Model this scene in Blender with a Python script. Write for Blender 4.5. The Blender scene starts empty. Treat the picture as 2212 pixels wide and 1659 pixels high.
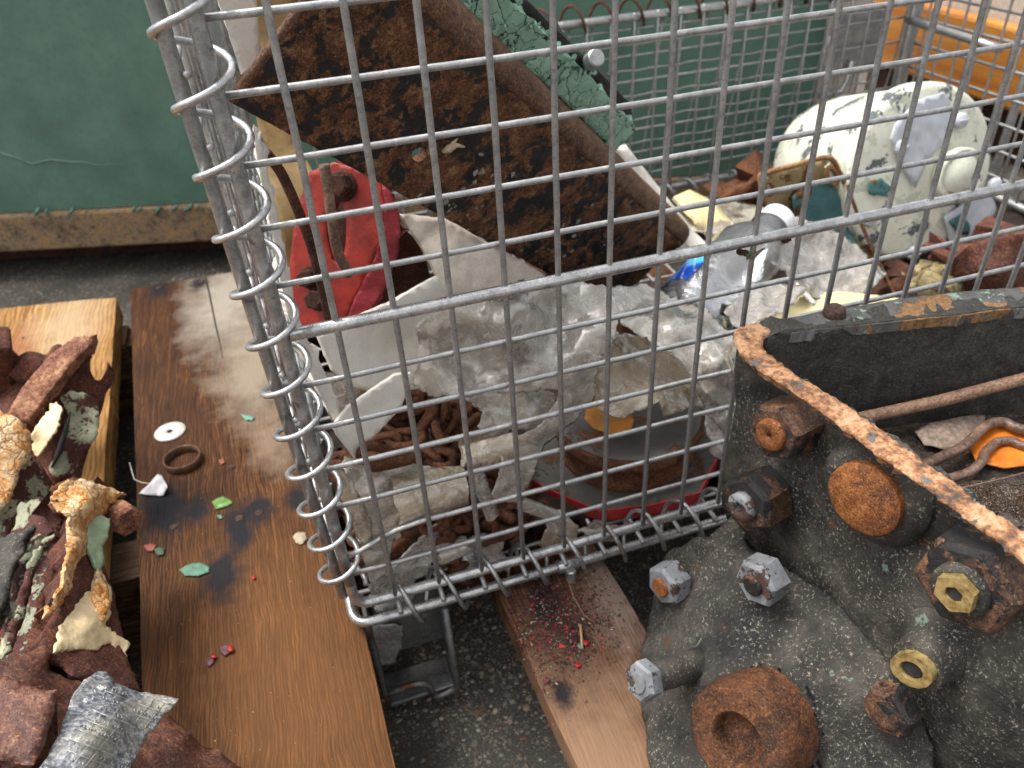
import bpy, bmesh, math, random
from mathutils import Vector, Matrix, noise
from mathutils.geometry import delaunay_2d_cdt
random.seed(7)
R_ = math.radians
S = 0.0254                      # one mesh cell of the basket, an inch, in metres; everything below is written in cells
scene = bpy.context.scene

# ---------------------------------------------------------------- camera
CAMP = Vector((-0.25270, -11.80577, 1.93357))
CF = Vector((0.21613067, 0.77977221, -0.58757369)).normalized()
CR = Vector((0.9510295, -0.30433555, -0.0540626)); CR = (CR - CF*CR.dot(CF)).normalized()
CU = CR.cross(CF).normalized()
cam = bpy.data.objects.new('camera', bpy.data.cameras.new('camera'))
scene.collection.objects.link(cam)
M = Matrix((CR, CU, -CF)).transposed().to_4x4()
M.translation = CAMP*S
cam.matrix_world = M
cam.data.sensor_width = 36.0
cam.data.lens = 1688.5/2212*36
cam.data.clip_start = 0.01
cam.data.clip_end = 100
cam.data.dof.use_dof = True
cam.data.dof.focus_distance = 12.6*S
cam.data.dof.aperture_fstop = 16
scene.camera = cam

# ---------------------------------------------------------------- daylight: an overcast sky, a broad soft sun
world = bpy.data.worlds.new('World'); scene.world = world
world.use_nodes = True
wn, wl = world.node_tree.nodes, world.node_tree.links
wn.clear()
sky = wn.new('ShaderNodeTexSky'); sky.sky_type = 'NISHITA'; sky.sun_disc = False
SUN_EL, SUN_AZ = 64, 305          # azimuth clockwise from +Y
sky.sun_elevation = R_(SUN_EL); sky.sun_rotation = R_(SUN_AZ)
sky.air_density = 1.0; sky.dust_density = 6.0; sky.ozone_density = 1.0
hs = wn.new('ShaderNodeHueSaturation'); hs.inputs['Saturation'].default_value = 0.12
bg = wn.new('ShaderNodeBackground'); bg.inputs['Strength'].default_value = 0.15
wo = wn.new('ShaderNodeOutputWorld')
wl.new(sky.outputs[0], hs.inputs['Color']); wl.new(hs.outputs[0], bg.inputs['Color']); wl.new(bg.outputs[0], wo.inputs['Surface'])
sun = bpy.data.objects.new('sun', bpy.data.lights.new('sun', 'SUN'))
scene.collection.objects.link(sun)
sun.data.energy = 1.3; sun.data.angle = R_(22); sun.data.color = (1.0, 0.92, 0.83)
sd = Vector((math.sin(R_(SUN_AZ))*math.cos(R_(SUN_EL)), math.cos(R_(SUN_AZ))*math.cos(R_(SUN_EL)), math.sin(R_(SUN_EL))))
sun.rotation_euler = sd.to_track_quat('Z', 'Y').to_euler()
sun.location = (0, 0, 2)
scene.view_settings.view_transform = 'Standard'
scene.view_settings.look = 'None'
scene.view_settings.gamma = 1
scene.view_settings.exposure = 1.0
scene.render.engine = 'CYCLES'
scene.cycles.max_bounces = 8
scene.cycles.transparent_max_bounces = 16
scene.cycles.use_denoising = True

# ---------------------------------------------------------------- helpers
C = bpy.data.collections.new('scene_objects'); scene.collection.children.link(C)
F_ = 1688.5; CX, CY = 1106, 829.5
def ray(u, v): return CR*((u-CX)/F_) - CU*((v-CY)/F_) + CF
def at(u, v, x=None, y=None, z=None, n=None, c=None):
    """the point of the plane x=, y=, z= or n.P=c that the photograph shows at u, v"""
    d = ray(u, v)
    if y is not None: k = (y-CAMP.y)/d.y
    elif z is not None: k = (z-CAMP.z)/d.z
    elif x is not None: k = (x-CAMP.x)/d.x
    else: k = (c-n.dot(CAMP))/n.dot(d)
    return CAMP + d*k
def rnd(a, b): return random.uniform(a, b)

class MB:
    def __init__(s): s.v = []; s.f = []; s.sm = []
    def add(s, vs, fs, smooth=True):
        o = len(s.v); s.v += [Vector(p) for p in vs]
        s.f += [tuple(i+o for i in f) for f in fs]; s.sm += [smooth]*len(fs)
        return s
    def box(s, c, size, rot=None, bev=0.0):
        """bevelled box: each face inset, joined by chamfers"""
        hx, hy, hz = [q/2 for q in size]
        if bev <= 0:
            vs = [Vector((sx*hx, sy*hy, sz*hz)) for sx in (-1, 1) for sy in (-1, 1) for sz in (-1, 1)]
            fs = [(0,1,3,2),(4,6,7,5),(0,4,5,1),(2,3,7,6),(0,2,6,4),(1,5,7,3)]
        else:
            bm = bmesh.new()
            bmesh.ops.create_cube(bm, size=1)
            for v in bm.verts: v.co = Vector((v.co.x*size[0], v.co.y*size[1], v.co.z*size[2]))
            bmesh.ops.bevel(bm, geom=list(bm.edges), offset=bev, segments=2, affect='EDGES', profile=.5)
            bm.verts.ensure_lookup_table()
            vs = [v.co.copy() for v in bm.verts]; fs = [tuple(v.index for v in f.verts) for f in bm.faces]; bm.free()
        if rot is not None: vs = [rot @ v for v in vs]
        return s.add([v+Vector(c) for v in vs], fs, False)
    def tube(s, pts, r, seg=10, caps=True, closed=False):
        pts = [Vector(p) for p in pts]; n = len(pts)
        rr = r if isinstance(r, (list, tuple)) else [r]*n
        vs = []; fs = []
        t0 = (pts[1]-pts[0]).normalized()
        up = Vector((0,0,1)) if abs(t0.z) < .9 else Vector((0,1,0))
        a = t0.cross(up).normalized()
        for i, p in enumerate(pts):
            if closed: t = (pts[(i+1) % n]-pts[i-1]).normalized()
            else: t = (pts[min(i+1, n-1)]-pts[max(i-1, 0)]).normalized()
            a = (a-t*a.dot(t)).normalized(); b = t.cross(a)
            for k in range(seg):
                q = 2*math.pi*k/seg
                vs.append(p+(a*math.cos(q)+b*math.sin(q))*rr[i])
        for i in range(n if closed else n-1):
            j = (i+1) % n
            for k in range(seg):
                k2 = (k+1) % seg
                fs.append((i*seg+k, j*seg+k, j*seg+k2, i*seg+k2))
        s.add(vs, fs)
        if caps and not closed:
            o = len(s.v)-len(vs)
            s.f.append(tuple(o+k for k in range(seg))); s.sm.append(False)
            s.f.append(tuple(o+(n-1)*seg+k for k in reversed(range(seg)))); s.sm.append(False)
        return s
    def lathe(s, base, axis, prof, seg=24, squash=1.0, phase=0.0, smooth=True, jit=0.0, caps=True):
        """profile of (radius, height) about an axis"""
        axis = Vector(axis).normalized(); base = Vector(base)
        a = axis.orthogonal().normalized(); b = axis.cross(a)
        vs = []; fs = []
        for r, h in prof:
            for k in range(seg):
                q = 2*math.pi*k/seg+phase
                j = 1+jit*noise.noise(Vector((math.cos(q)*2, math.sin(q)*2, h*3+r)))
                vs.append(base+axis*h+(a*math.cos(q)+b*math.sin(q)*squash)*r*j)
        for i in range(len(prof)-1):
            for k in range(seg):
                k2 = (k+1) % seg
                fs.append((i*seg+k, i*seg+k2, (i+1)*seg+k2, (i+1)*seg+k))
        o = len(s.v); s.add(vs, fs, smooth)
        if not caps: return s
        if prof[0][0] > 1e-4: s.f.append(tuple(o+k for k in reversed(range(seg)))); s.sm.append(False)
        if prof[-1][0] > 1e-4: s.f.append(tuple(o+(len(prof)-1)*seg+k for k in range(seg))); s.sm.append(False)
        return s
    def build(s, name, mat, parent=None, loc=None, auto=None):
        """ONE mesh object; verts are in cells, in world axes, stored about loc (a thing's base)"""
        if loc is None: loc = Vector(parent['_loc']) if parent is not None else Vector((0,0,0))
        me = bpy.data.meshes.new(name)
        me.from_pydata([(v-loc)*S for v in s.v], [], s.f)
        me.polygons.foreach_set('use_smooth', s.sm)
        me.materials.append(mat); me.update()
        if auto is not None:
            bm = bmesh.new(); bm.from_mesh(me)
            for e in bm.edges:
                if len(e.link_faces) == 2 and e.calc_face_angle(0) > R_(auto): e.smooth = False
            bm.to_mesh(me); bm.free()
        o = bpy.data.objects.new(name, me); C.objects.link(o)
        if parent is not None: o.parent = parent; o['_loc'] = tuple(loc)
        else: o.location = loc*S; o['_loc'] = tuple(loc)
        return o
def tag(o, label=None, cat=None, group=None, kind=None):
    if label: o['label'] = label
    if cat: o['category'] = cat
    if group: o['group'] = group
    if kind: o['kind'] = kind
    return o
def thing(name, label, cat, loc, group=None):
    o = bpy.data.objects.new(name, None); C.objects.link(o)
    o.empty_display_size = .02
    o.location = Vector(loc)*S; o['_loc'] = tuple(loc)
    return tag(o, label, cat, group)

def spl(pts, m=6):
    pts = [Vector(q) for q in pts]; P_ = [pts[0]*2-pts[1]]+pts+[pts[-1]*2-pts[-2]]; out = []
    for i in range(1, len(P_)-2):
        a, b, c, d = P_[i-1:i+3]
        for k in range(m):
            t = k/m; out.append(.5*((b*2)+(c-a)*t+(a*2-b*5+c*4-d)*t*t+(b*3-a-c*3+d)*t**3))
    return out+[pts[-1]]
def surf(outline, ctrl=(), step=14, amp=0.0, ns=1.0, thick=0.04, jag=0.0, hole=None, fold=0.0, sharp=False, seed=0, rnd_px=0, rnd_d=.3):
    """a sheet or slab with real thickness: outline = [(u, v, point)], refined, filled, crumpled, given a back and sides"""
    cps = [(u, v, (P-CAMP).dot(CF)) for u, v, P in list(outline)+list(ctrl)]
    # inverse depth: least squares plane + distance weighted rest
    import numpy as np
    A = np.array([(u, v, 1) for u, v, k in cps], float); b = np.array([1/k for *_, k in cps])
    sol = np.linalg.lstsq(A, b, rcond=None)[0]; resd = b-A@sol
    uv = A[:, :2]
    def depth(u, v):
        base = sol[0]*u+sol[1]*v+sol[2]
        d = ((uv[:, 0]-u)**2+(uv[:, 1]-v)**2)+4
        w = d**-1.6
        return 1/(base+(w*resd).sum()/w.sum())
    rs = random.Random(seed+11)
    def dens(loop, jag):
        out = []
        for i in range(len(loop)):
            p, q = Vector(loop[i][:2]), Vector(loop[(i+1) % len(loop)][:2])
            L = (q-p).length; m = max(1, int(round(L/step)))
            nrm = Vector((-(q-p).y, (q-p).x)).normalized() if L > 0 else Vector((0, 0))
            for k in range(m):
                j = 0 if k == 0 else rs.gauss(0, jag)
                out.append(p+(q-p)*(k/m)+nrm*j)
        return out
    loops = [dens(outline, jag)]
    if hole: loops.append(dens(hole, 0))
    pts = []; edges = []
    for lp in loops:
        o = len(pts); pts += lp
        edges += [(o+i, o+(i+1) % len(lp)) for i in range(len(lp))]
    def inside(p, lp):
        c = False; j = len(lp)-1
        for i in range(len(lp)):
            a, b2 = lp[i], lp[j]
            if (a.y > p.y) != (b2.y > p.y) and p.x < (b2.x-a.x)*(p.y-a.y)/(b2.y-a.y)+a.x: c = not c
            j = i
        return c
    us = [p.x for p in loops[0]]; vs_ = [p.y for p in loops[0]]
    y = min(vs_)+step*.5; row = 0
    lim = (step*.45)**2
    bpts = list(pts)
    while y < max(vs_):
        x = min(us)+(step*.5 if row % 2 else 0)
        while x < max(us):
            p = Vector((x+rs.uniform(-.2, .2)*step, y+rs.uniform(-.2, .2)*step))
            if inside(p, loops[0]) and not (hole and inside(p, loops[1])) and all((p-q).length_squared > lim for q in bpts): pts.append(p)
            x += step
        y += step*.87; row += 1
    V2, E2, F2, *_ = delaunay_2d_cdt(pts, edges, [], 1, 1e-4)
    tris = []
    for f in F2:
        c = sum((V2[i] for i in f), Vector((0, 0)))/len(f)
        if inside(c, loops[0]) and not (hole and inside(c, loops[1])): tris.append(tuple(f))
    iv = [1/depth(q.x, q.y) for q in V2]
    nb_ = [set() for _ in V2]; ec = {}
    for t in tris:
        for a, b3 in ((t[0], t[1]), (t[1], t[2]), (t[2], t[0])):
            nb_[a].add(b3); nb_[b3].add(a); k_ = (min(a, b3), max(a, b3)); ec[k_] = ec.get(k_, 0)+1
    bd = set(i for e_, c_ in ec.items() if c_ == 1 for i in e_)
    for _ in range(14):
        new = list(iv)
        for i in range(len(V2)):
            if i not in bd and nb_[i]: new[i] = iv[i]*.4+.6*sum(iv[j] for j in nb_[i])/len(nb_[i])
        iv = new
    P = []
    for q, i_ in zip(V2, iv):
        r = ray(q.x, q.y)
        P.append(CAMP+r*(1/i_/r.dot(CF)))
    def normals():
        N = [Vector((0,0,0)) for _ in P]
        for a, b3, c in tris:
            n = (P[b3]-P[a]).cross(P[c]-P[a])
            N[a] += n; N[b3] += n; N[c] += n
        return [(n.normalized() if n.length > 1e-12 else -CF) for n in N]
    N = normals()
    if sum(n.dot(CF) for n in N) > 0:
        tris = [(a, c, b3) for a, b3, c in tris]; N = [-n for n in N]
    if amp or fold:
        off = Vector((seed*3.7, seed*1.3, seed*.9))
        folds = []
        if fold:
            b0 = loops[0]; ar = (max(us)-min(us))*(max(vs_)-min(vs_)); main = rs.uniform(0, 3.14)
            for m_ in range(int(6+ar/1100)):
                a0 = rs.choice(b0).lerp(rs.choice(b0), rs.uniform(.2, .8)); an = main+rs.gauss(0, .7)
                big = m_ < 5+ar/9000
                folds.append((a0, Vector((math.cos(an), math.sin(an))), rs.uniform(60, 170) if big else rs.uniform(25, 70), rs.uniform(24, 55) if big else rs.uniform(8, 18), rs.choice((-1, 1, 1))*(rs.uniform(.5, 1.1) if big else rs.uniform(.15, .35))))
        for i, p in enumerate(P):
            q = p*ns+off
            h = amp*(noise.noise(q)+.5*noise.noise(q*2.3)+.25*noise.noise(q*5.1))
            if fold:
                for (a0, dv, Lc, wd, s_) in folds:
                    e = Vector(V2[i])-a0; al = abs(e.dot(dv))/Lc
                    if al < 1:
                        pe = abs(e.x*dv.y-e.y*dv.x+6*noise.noise(q*.9))/wd
                        if pe < 1: h += fold*s_*(1-pe)*(1-al)**.6
            P[i] = p+N[i]*h
        N = normals()
    if rnd_px:
        lp = loops[0]
        for i, q in enumerate(V2):
            d = 1e9
            for j in range(len(lp)):
                a, b3 = lp[j], lp[(j+1) % len(lp)]; e = b3-a; L2 = e.length_squared or 1
                t = max(0, min(1, (Vector(q)-a).dot(e)/L2)); d = min(d, (a+e*t-Vector(q)).length)
            if d < rnd_px: P[i] = P[i]-N[i]*rnd_d*(1-math.sqrt(max(0, 1-(1-d/rnd_px)**2)))
        N = normals()
    n0 = len(P)
    mb = MB()
    back = [p-n*thick for p, n in zip(P, N)]
    cnt = {}
    for t in tris:
        for a, b3 in ((t[0], t[1]), (t[1], t[2]), (t[2], t[0])): cnt[(a, b3)] = 1
    fs = [tuple(t) for t in tris]+[(a+n0, c+n0, b3+n0) for a, b3, c in tris]
    mb.add(P+back, fs, not sharp)
    side = [(b3, a, a+n0, b3+n0) for (a, b3) in cnt if (b3, a) not in cnt]
    mb.f += side; mb.sm += [False]*len(side)
    return mb

# ---------------------------------------------------------------- materials (all procedural)
class Mat:
    def __init__(s, name):
        s.m = bpy.data.materials.new(name); s.m.use_nodes = True
        s.t = s.m.node_tree; s.t.nodes.clear()
        s.out = s.t.nodes.new('ShaderNodeOutputMaterial')
        tc = s.t.nodes.new('ShaderNodeTexCoord')
        mp = s.t.nodes.new('ShaderNodeMapping'); mp.inputs['Scale'].default_value = (1/S,)*3
        s.l(tc.outputs['Object'], mp.inputs['Vector']); s.co = mp.outputs[0]
    def l(s, a, b): s.t.links.new(a, b)
    def new(s, k, **kw):
        n = s.t.nodes.new(k)
        for a, b in kw.items(): setattr(n, a, b)
        return n
    def put(s, sock, v):
        if isinstance(v, bpy.types.NodeSocket): s.l(v, sock)
        elif v is not None:
            if isinstance(v, (tuple, list)) and len(v) == 3 and sock.type == 'RGBA': v = (*v, 1)
            sock.default_value = v
    def map(s, scale=(1,1,1), rot=(0,0,0), loc=(0,0,0), v=None):
        n = s.new('ShaderNodeMapping'); s.l(v or s.co, n.inputs[0])
        n.inputs['Scale'].default_value = scale; n.inputs['Rotation'].default_value = rot; n.inputs['Location'].default_value = loc
        return n.outputs[0]
    def noise(s, scale, detail=4, rough=.55, v=None, dist=0, col=False):
        n = s.new('ShaderNodeTexNoise'); s.l(v or s.co, n.inputs['Vector'])
        n.inputs['Scale'].default_value = scale; n.inputs['Detail'].default_value = detail
        n.inputs['Roughness'].default_value = rough; n.inputs['Distortion'].default_value = dist
        return n.outputs['Color' if col else 'Fac']
    def voro(s, scale, feature='F1', v=None, out='Distance', rand=1):
        n = s.new('ShaderNodeTexVoronoi', feature=feature); s.l(v or s.co, n.inputs['Vector'])
        n.inputs['Scale'].default_value = scale; n.inputs['Randomness'].default_value = rand
        return n.outputs[out]
    def ramp(s, fac, stops, mode='LINEAR'):
        n = s.new('ShaderNodeValToRGB'); n.color_ramp.interpolation = mode
        e = n.color_ramp.elements
        while len(e) < len(stops): e.new(.5)
        for q, (p, c) in zip(e, stops):
            q.position = p
            q.color = (c, c, c, 1) if isinstance(c, (int, float)) else (*c, 1)
        s.l(fac, n.inputs[0]); return n.outputs[0]
    def step(s, fac, a, b): return s.ramp(fac, [(min(a, b), 0 if a < b else 1), (max(a, b), 1 if a < b else 0)])
    def mix(s, fac, a, b, mode='MIX'):
        n = s.new('ShaderNodeMix', data_type='RGBA', blend_type=mode)
        s.put(n.inputs[0], fac); s.put(n.inputs[6], a); s.put(n.inputs[7], b); return n.outputs[2]
    def math(s, op, a, b=None, clamp=False):
        n = s.new('ShaderNodeMath', operation=op, use_clamp=clamp); s.put(n.inputs[0], a); s.put(n.inputs[1], b); return n.outputs[0]
    def vm(s, op, a, b): 
        n = s.new('ShaderNodeVectorMath', operation=op); s.put(n.inputs[0], a); s.put(n.inputs[1], b); return n
    def spot(s, p, r, soft=.5, v=None, scale=(1,1,1)):
        """a blot of radius r about a point of the object, wobbling edge"""
        d = s.vm('SUBTRACT', v or s.co, tuple(p)); m = s.vm('MULTIPLY', d.outputs[0], scale)
        L = s.new('ShaderNodeVectorMath', operation='LENGTH'); s.l(m.outputs[0], L.inputs[0])
        w = s.math("MULTIPLY", s.math("SUBTRACT", s.noise(1.3/r, 5, .6), .5), 1.1)
        return s.step(s.math("ADD", s.math('MULTIPLY', L.outputs["Value"], .62/r), w), .85, .85*(1-soft))
    def normal_z(s):
        g = s.new('ShaderNodeNewGeometry'); x = s.new('ShaderNodeSeparateXYZ'); s.l(g.outputs['Normal'], x.inputs[0]); return x.outputs[2]
    def bump(s, h, dist=.05, strength=.6, prev=None):
        n = s.new('ShaderNodeBump'); n.inputs['Distance'].default_value = dist*S; n.inputs['Strength'].default_value = strength
        s.l(h, n.inputs['Height'])
        if prev: s.l(prev, n.inputs['Normal'])
        return n.outputs[0]
    def bsdf(s, col, rough=.6, metal=0, norm=None, spec=.5, trans=0, ior=1.45, coat=0, sss=0):
        n = s.new('ShaderNodeBsdfPrincipled')
        s.put(n.inputs['Base Color'], col); s.put(n.inputs['Roughness'], rough); s.put(n.inputs['Metallic'], metal)
        n.inputs['Specular IOR Level'].default_value = spec; n.inputs['IOR'].default_value = ior
        n.inputs['Transmission Weight'].default_value = trans
        if coat: n.inputs['Coat Weight'].default_value = coat; n.inputs['Coat Roughness'].default_value = .15
        if norm: s.l(norm, n.inputs['Normal'])
        return n.outputs[0]
    def done(s, sh): s.l(sh, s.out.inputs['Surface']); return s.m

def m_galv(name, lo=.30, hi=.62, rough=.42, dark=.5, rust=0.0):
    m = Mat(name)
    g = m.noise(3.2, 5, .6); f = m.noise(14, 4, .75)
    oi = m.new('ShaderNodeObjectInfo')
    c = m.ramp(g, [(.3, (lo*.85, lo*.87, lo*.9)), (.55, ((lo+hi)/2,)*3), (.75, (hi, hi*.99, hi*.97))])
    c = m.mix(m.math('MULTIPLY', m.step(f, .50, .64), .6), c, (lo*.6, lo*.61, lo*.63))
    c = m.mix(m.math('MULTIPLY', m.step(m.noise(1.7, 6, .7), .60, .66), dark), c, (.07, .07, .075))
    if rust: c = m.mix(m.step(m.noise(.9, 5, .6), 1-rust, 1-rust+.05), c, (.16, .06, .025))
    c = m.mix(m.math('MULTIPLY', oi.outputs['Random'], .28), c, (lo*.6, lo*.6, lo*.6))
    r = m.ramp(f, [(.3, rough-.1), (.8, rough+.15)])
    b = m.bump(m.math('ADD', f, m.math('MULTIPLY', g, 1.5)), .008, .5)
    return m.done(m.bsdf(c, r, .82, b))
GALV = m_galv('galvanised_wire', .42, .74, .44, .3)
GALVV = m_galv('shaded_galvanised_wire', .36, .56, .50, .3)  # darker copy of GALV: shade of upright wires under top light, in the colour
GALVU = m_galv('upright_rod', .32, .58, .42, .7)
RODM = m_galv('bright_rod', .46, .85, .30, .45, .0)
COIL = m_galv('spiral_wire', .46, .78, .33, .3)
COILR = m_galv('stained_spiral_wire', .38, .62, .40, .4, .42)
FARW = m_galv('rear_wire', .42, .62, .42, .2, .28)

def m_rust(name, a=(.055, .022, .012), b=(.17, .062, .025), c=(.33, .14, .05), sc=1.0, bump=.08, rough=.85, lo=.42, hi=.68, black=0.0, wet=0):
    m = Mat(name)
    n1 = m.noise(1.3*sc, 7, .68, dist=.4); n2 = m.noise(5*sc, 6, .75); n3 = m.noise(17*sc, 4, .75)
    t = m.math('ADD', m.math('MULTIPLY', n1, .5), m.math('MULTIPLY', n2, .5))
    col = m.ramp(t, [(lo, a), ((lo+hi)/2, b), (hi, c)])
    col = m.mix(m.math('MULTIPLY', m.step(n3, .52, .62), .8), col, (a[0]*.5, a[1]*.5, a[2]*.5))
    col = m.mix(m.math('MULTIPLY', m.step(n3, .44, .34), .8), col, c)
    h = m.math('ADD', m.math('MULTIPLY', n2, 1.0), m.math('MULTIPLY', n3, .5))
    r = rough
    if black:
        k = m.step(m.math('ADD', m.math('MULTIPLY', m.noise(.75*sc, 8, .62, dist=.6), .7), m.math('MULTIPLY', m.noise(4*sc, 6, .6), .3)), black, black-.025)
        col = m.mix(k, col, m.ramp(n2, [(.35, (.008, .008, .009)), (.6, (.02, .02, .02)), (.72, (.04, .03, .015))]))
        h = m.math('SUBTRACT', h, m.math('MULTIPLY', k, .9))
        r = m.ramp(k, [(0, rough), (1, .42)])
    return m.done(m.bsdf(col, r, 0, m.bump(h, bump, .8), coat=wet))
RUST = m_rust('rust')
RUSTD = m_rust('dark_rust', (.03, .012, .008), (.085, .03, .016), (.18, .07, .03))
CHAINM = m_rust('chain_rust', (.045, .016, .010), (.17, .062, .028), (.36, .15, .065), sc=2.4)
PURPLE = m_rust('casting_rust', (.045, .014, .011), (.125, .038, .022), (.32, .13, .06), sc=1.4, bump=.06)
TIMBER = m_rust('rusty_timber', (.05, .025, .018), (.13, .06, .035), (.25, .14, .08), sc=.8)

def m_wood(name, base, dark, light, spots=(), wet=None, rough=.62, along=1, gs=1.0):
    m = Mat(name)
    st = (1, .05, 1) if along == 1 else (.05, 1, 1)
    warp = m.noise(.5, 3, .5, col=True)
    vv = m.vm('ADD', m.co, m.vm('MULTIPLY', warp, (.5, .5, .1)).outputs[0]).outputs[0]
    wv = m.new('ShaderNodeTexWave', wave_type='BANDS', bands_direction='X' if along == 1 else 'Y', wave_profile='SIN'); m.l(m.map((1, .035, 1) if along == 1 else (.035, 1, 1), v=vv), wv.inputs[0])
    wv.inputs['Scale'].default_value = 4.2*gs; wv.inputs['Distortion'].default_value = 7; wv.inputs['Detail'].default_value = 4; wv.inputs['Detail Scale'].default_value = 2.2; wv.inputs['Detail Roughness'].default_value = .7
    g1 = m.noise(9*gs, 7, .78, v=m.map(st, v=vv)); g2 = m.noise(15*gs, 4, .7, v=m.map(st, v=m.co)); big = m.noise(.6, 4, .6, v=m.map((1, .35, 1)))
    col = m.ramp(g1, [(.33, dark), (.5, base), (.68, light)])
    col = m.mix(m.math('MULTIPLY', m.step(wv.outputs[0], .50, .10), .85), col, tuple(q*.45 for q in dark))
    col = m.mix(m.math('MULTIPLY', m.step(g2, .48, .58), .6), col, tuple(q*.45 for q in dark))
    col = m.mix(m.math('MULTIPLY', m.step(big, .42, .66), .55), col, tuple(q*.8 for q in dark))
    if wet is not None:      # pale dry patch (point, radius)
        for p, r, cc, am in wet: col = m.mix(m.math('MULTIPLY', m.spot(p, r, .75, scale=(1, .45, 1)), am), col, cc)
    for p, r in spots: col = m.mix(m.math('MULTIPLY', m.spot(p, r, .62, scale=(1, .6, 1)), .95), col, (.012, .012, .016))
    b = m.bump(m.math('ADD', m.math('MULTIPLY', g1, .6), g2), .035, .7)
    return m.done(m.bsdf(col, m.ramp(g1, [(.3, rough-.05), (.7, rough+.15)]), 0, b, spec=.18))

def m_concrete():
    m = Mat('exposed_aggregate')
    big = m.noise(.5, 4)
    col = m.ramp(m.noise(16, 5, .75), [(.3, (.030, .027, .022)), (.5, (.075, .068, .057)), (.7, (.20, .18, .15))]); h = m.noise(16, 4)
    for sc, rr, off in ((15, .40, 3), (7.5, .40, 0), (4.2, .36, 8)):
        v = m.map(loc=(off, off*2, 0)); w = m.vm('ADD', v, m.vm('MULTIPLY', m.noise(sc*.9, 3, .5, col=True), (.9/sc,)*3).outputs[0]).outputs[0]
        d = m.voro(sc, 'F1', v=w); cell = m.voro(sc, 'F1', v=w, out='Color'); x = m.new('ShaderNodeSeparateXYZ'); m.l(cell, x.inputs[0])
        stone = m.ramp(x.outputs[0], [(.0, (.13, .11, .085)), (.25, (.26, .22, .17)), (.45, (.13, .135, .14)), (.65, (.32, .27, .19)), (.85, (.44, .40, .34)), (1, (.20, .12, .08))])
        k = m.math('MULTIPLY', m.step(d, rr, rr-.08), m.step(x.outputs[1], .45, .5))
        col = m.mix(k, col, stone); h = m.math('ADD', h, m.math('MULTIPLY', k, .7))
    col = m.mix(m.math('MULTIPLY', m.step(big, .42, .62), .6), col, (.045, .04, .034))
    return m.done(m.bsdf(col, .7, 0, m.bump(h, .05, .8)))
CONC = m_concrete()

def m_paint(name, col, var=.15, rough=.45, chips=None, chipcol=(.05, .02, .015), grime=.4, bump=.02, sc=1.0, cracks=0, crackcol=(.01, .01, .01), under=None):
    m = Mat(name)
    n1 = m.noise(1.1*sc, 6, .6); n2 = m.noise(9*sc, 5, .65)
    c = m.ramp(n1, [(.3, tuple(q*(1-var) for q in col)), (.7, tuple(min(1, q*(1+var)) for q in col))])
    c = m.mix(m.math('MULTIPLY', m.step(n2, .5, .75), grime), c, tuple(q*.45 for q in col))
    h = m.math('MULTIPLY', n2, .3)
    if cracks:
        w = m.vm('ADD', m.co, m.vm('MULTIPLY', m.noise(2*sc, 4, .6, col=True), (.5,)*3).outputs[0]).outputs[0]
        e = m.math('MINIMUM', m.voro(cracks, 'DISTANCE_TO_EDGE', v=w), m.math('MULTIPLY', m.voro(cracks*2.3, 'DISTANCE_TO_EDGE', v=w), 2.6))
        k = m.step(e, .028, .008)
        c = m.mix(k, c, crackcol)
        h = m.math('ADD', h, m.math('MULTIPLY', m.step(e, 0, .16), 1.2))
        cc = m.voro(cracks, out='Color', v=w); x = m.new('ShaderNodeSeparateXYZ'); m.l(cc, x.inputs[0])
        c = m.mix(m.math('MULTIPLY', x.outputs[0], .35), c, tuple(q*.55 for q in col))
    r = rough
    if chips is not None:
        k = m.step(m.math('ADD', m.math('MULTIPLY', m.noise(1.0*sc, 7, .6, dist=.5), .75), m.math('MULTIPLY', n2, .25)), chips, chips+.012)
        rc = m.ramp(m.noise(14*sc, 5, .7), [(.35, tuple(q*.5 for q in chipcol)), (.7, tuple(q*1.7 for q in chipcol))])
        c = m.mix(k, c, rc)
        if under:
            k2 = m.step(m.math('ADD', m.math('MULTIPLY', m.noise(1.6*sc, 7, .6, dist=.4), .75), m.math('MULTIPLY', n2, .25)), .55, .562)
            c = m.mix(m.math('MULTIPLY', k2, m.math('SUBTRACT', 1, k)), c, under)
        h = m.math('SUBTRACT', h, m.math('MULTIPLY', k, 1.2)); r = m.ramp(k, [(0, rough), (1, .85)])
    return m.done(m.bsdf(c, r, 0, m.bump(h, bump, .8)))
BINGREEN = m_paint('bin_green_paint', (.108, .205, .158), .18, .40, grime=.3, sc=.5, bump=.05)
GREENP = m_paint('peeling_green_paint', (.33, .56, .43), .22, .55, chips=.61, chipcol=(.012, .012, .012), cracks=1.3, bump=.018, grime=.2)
REDP = m_paint('red_paint', (.30, .022, .012), .5, .45, grime=.7, bump=.03, chips=.66, chipcol=(.09, .02, .015), sc=1.3)
REDW = m_paint('worn_red_paint', (.42, .03, .03), .3, .5, chips=.62, chipcol=(.07, .06, .05), bump=.05, grime=.5)
CREAM = m_paint('cream_paint', (.74, .74, .62), .12, .42, chips=.575, chipcol=(.11, .13, .14), grime=.3, bump=.05, under=(.52, .55, .44))
CREAMIN = m_paint('rusty_cream_paint', (.35, .26, .13), .3, .6, chips=.55, chipcol=(.15, .06, .02), grime=.5)
TEAL = m_paint('teal_paint', (.06, .17, .17), .3, .5, chips=.56, chipcol=(.14, .06, .02))
WHITEPL = m_paint('white_board', (.80, .76, .69), .08, .5, grime=.28, sc=1.4, bump=.01)
DIRTYWH = m_paint('stained_white_board', (.68, .61, .52), .15, .5, grime=.5, sc=1.6, bump=.02)
YELL = m_paint('yellowed_plastic', (.72, .62, .34), .1, .45, grime=.18, sc=1.1)
ALU = m_paint('bare_aluminium', (.55, .58, .63), .12, .4, grime=.2, sc=2)
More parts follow.
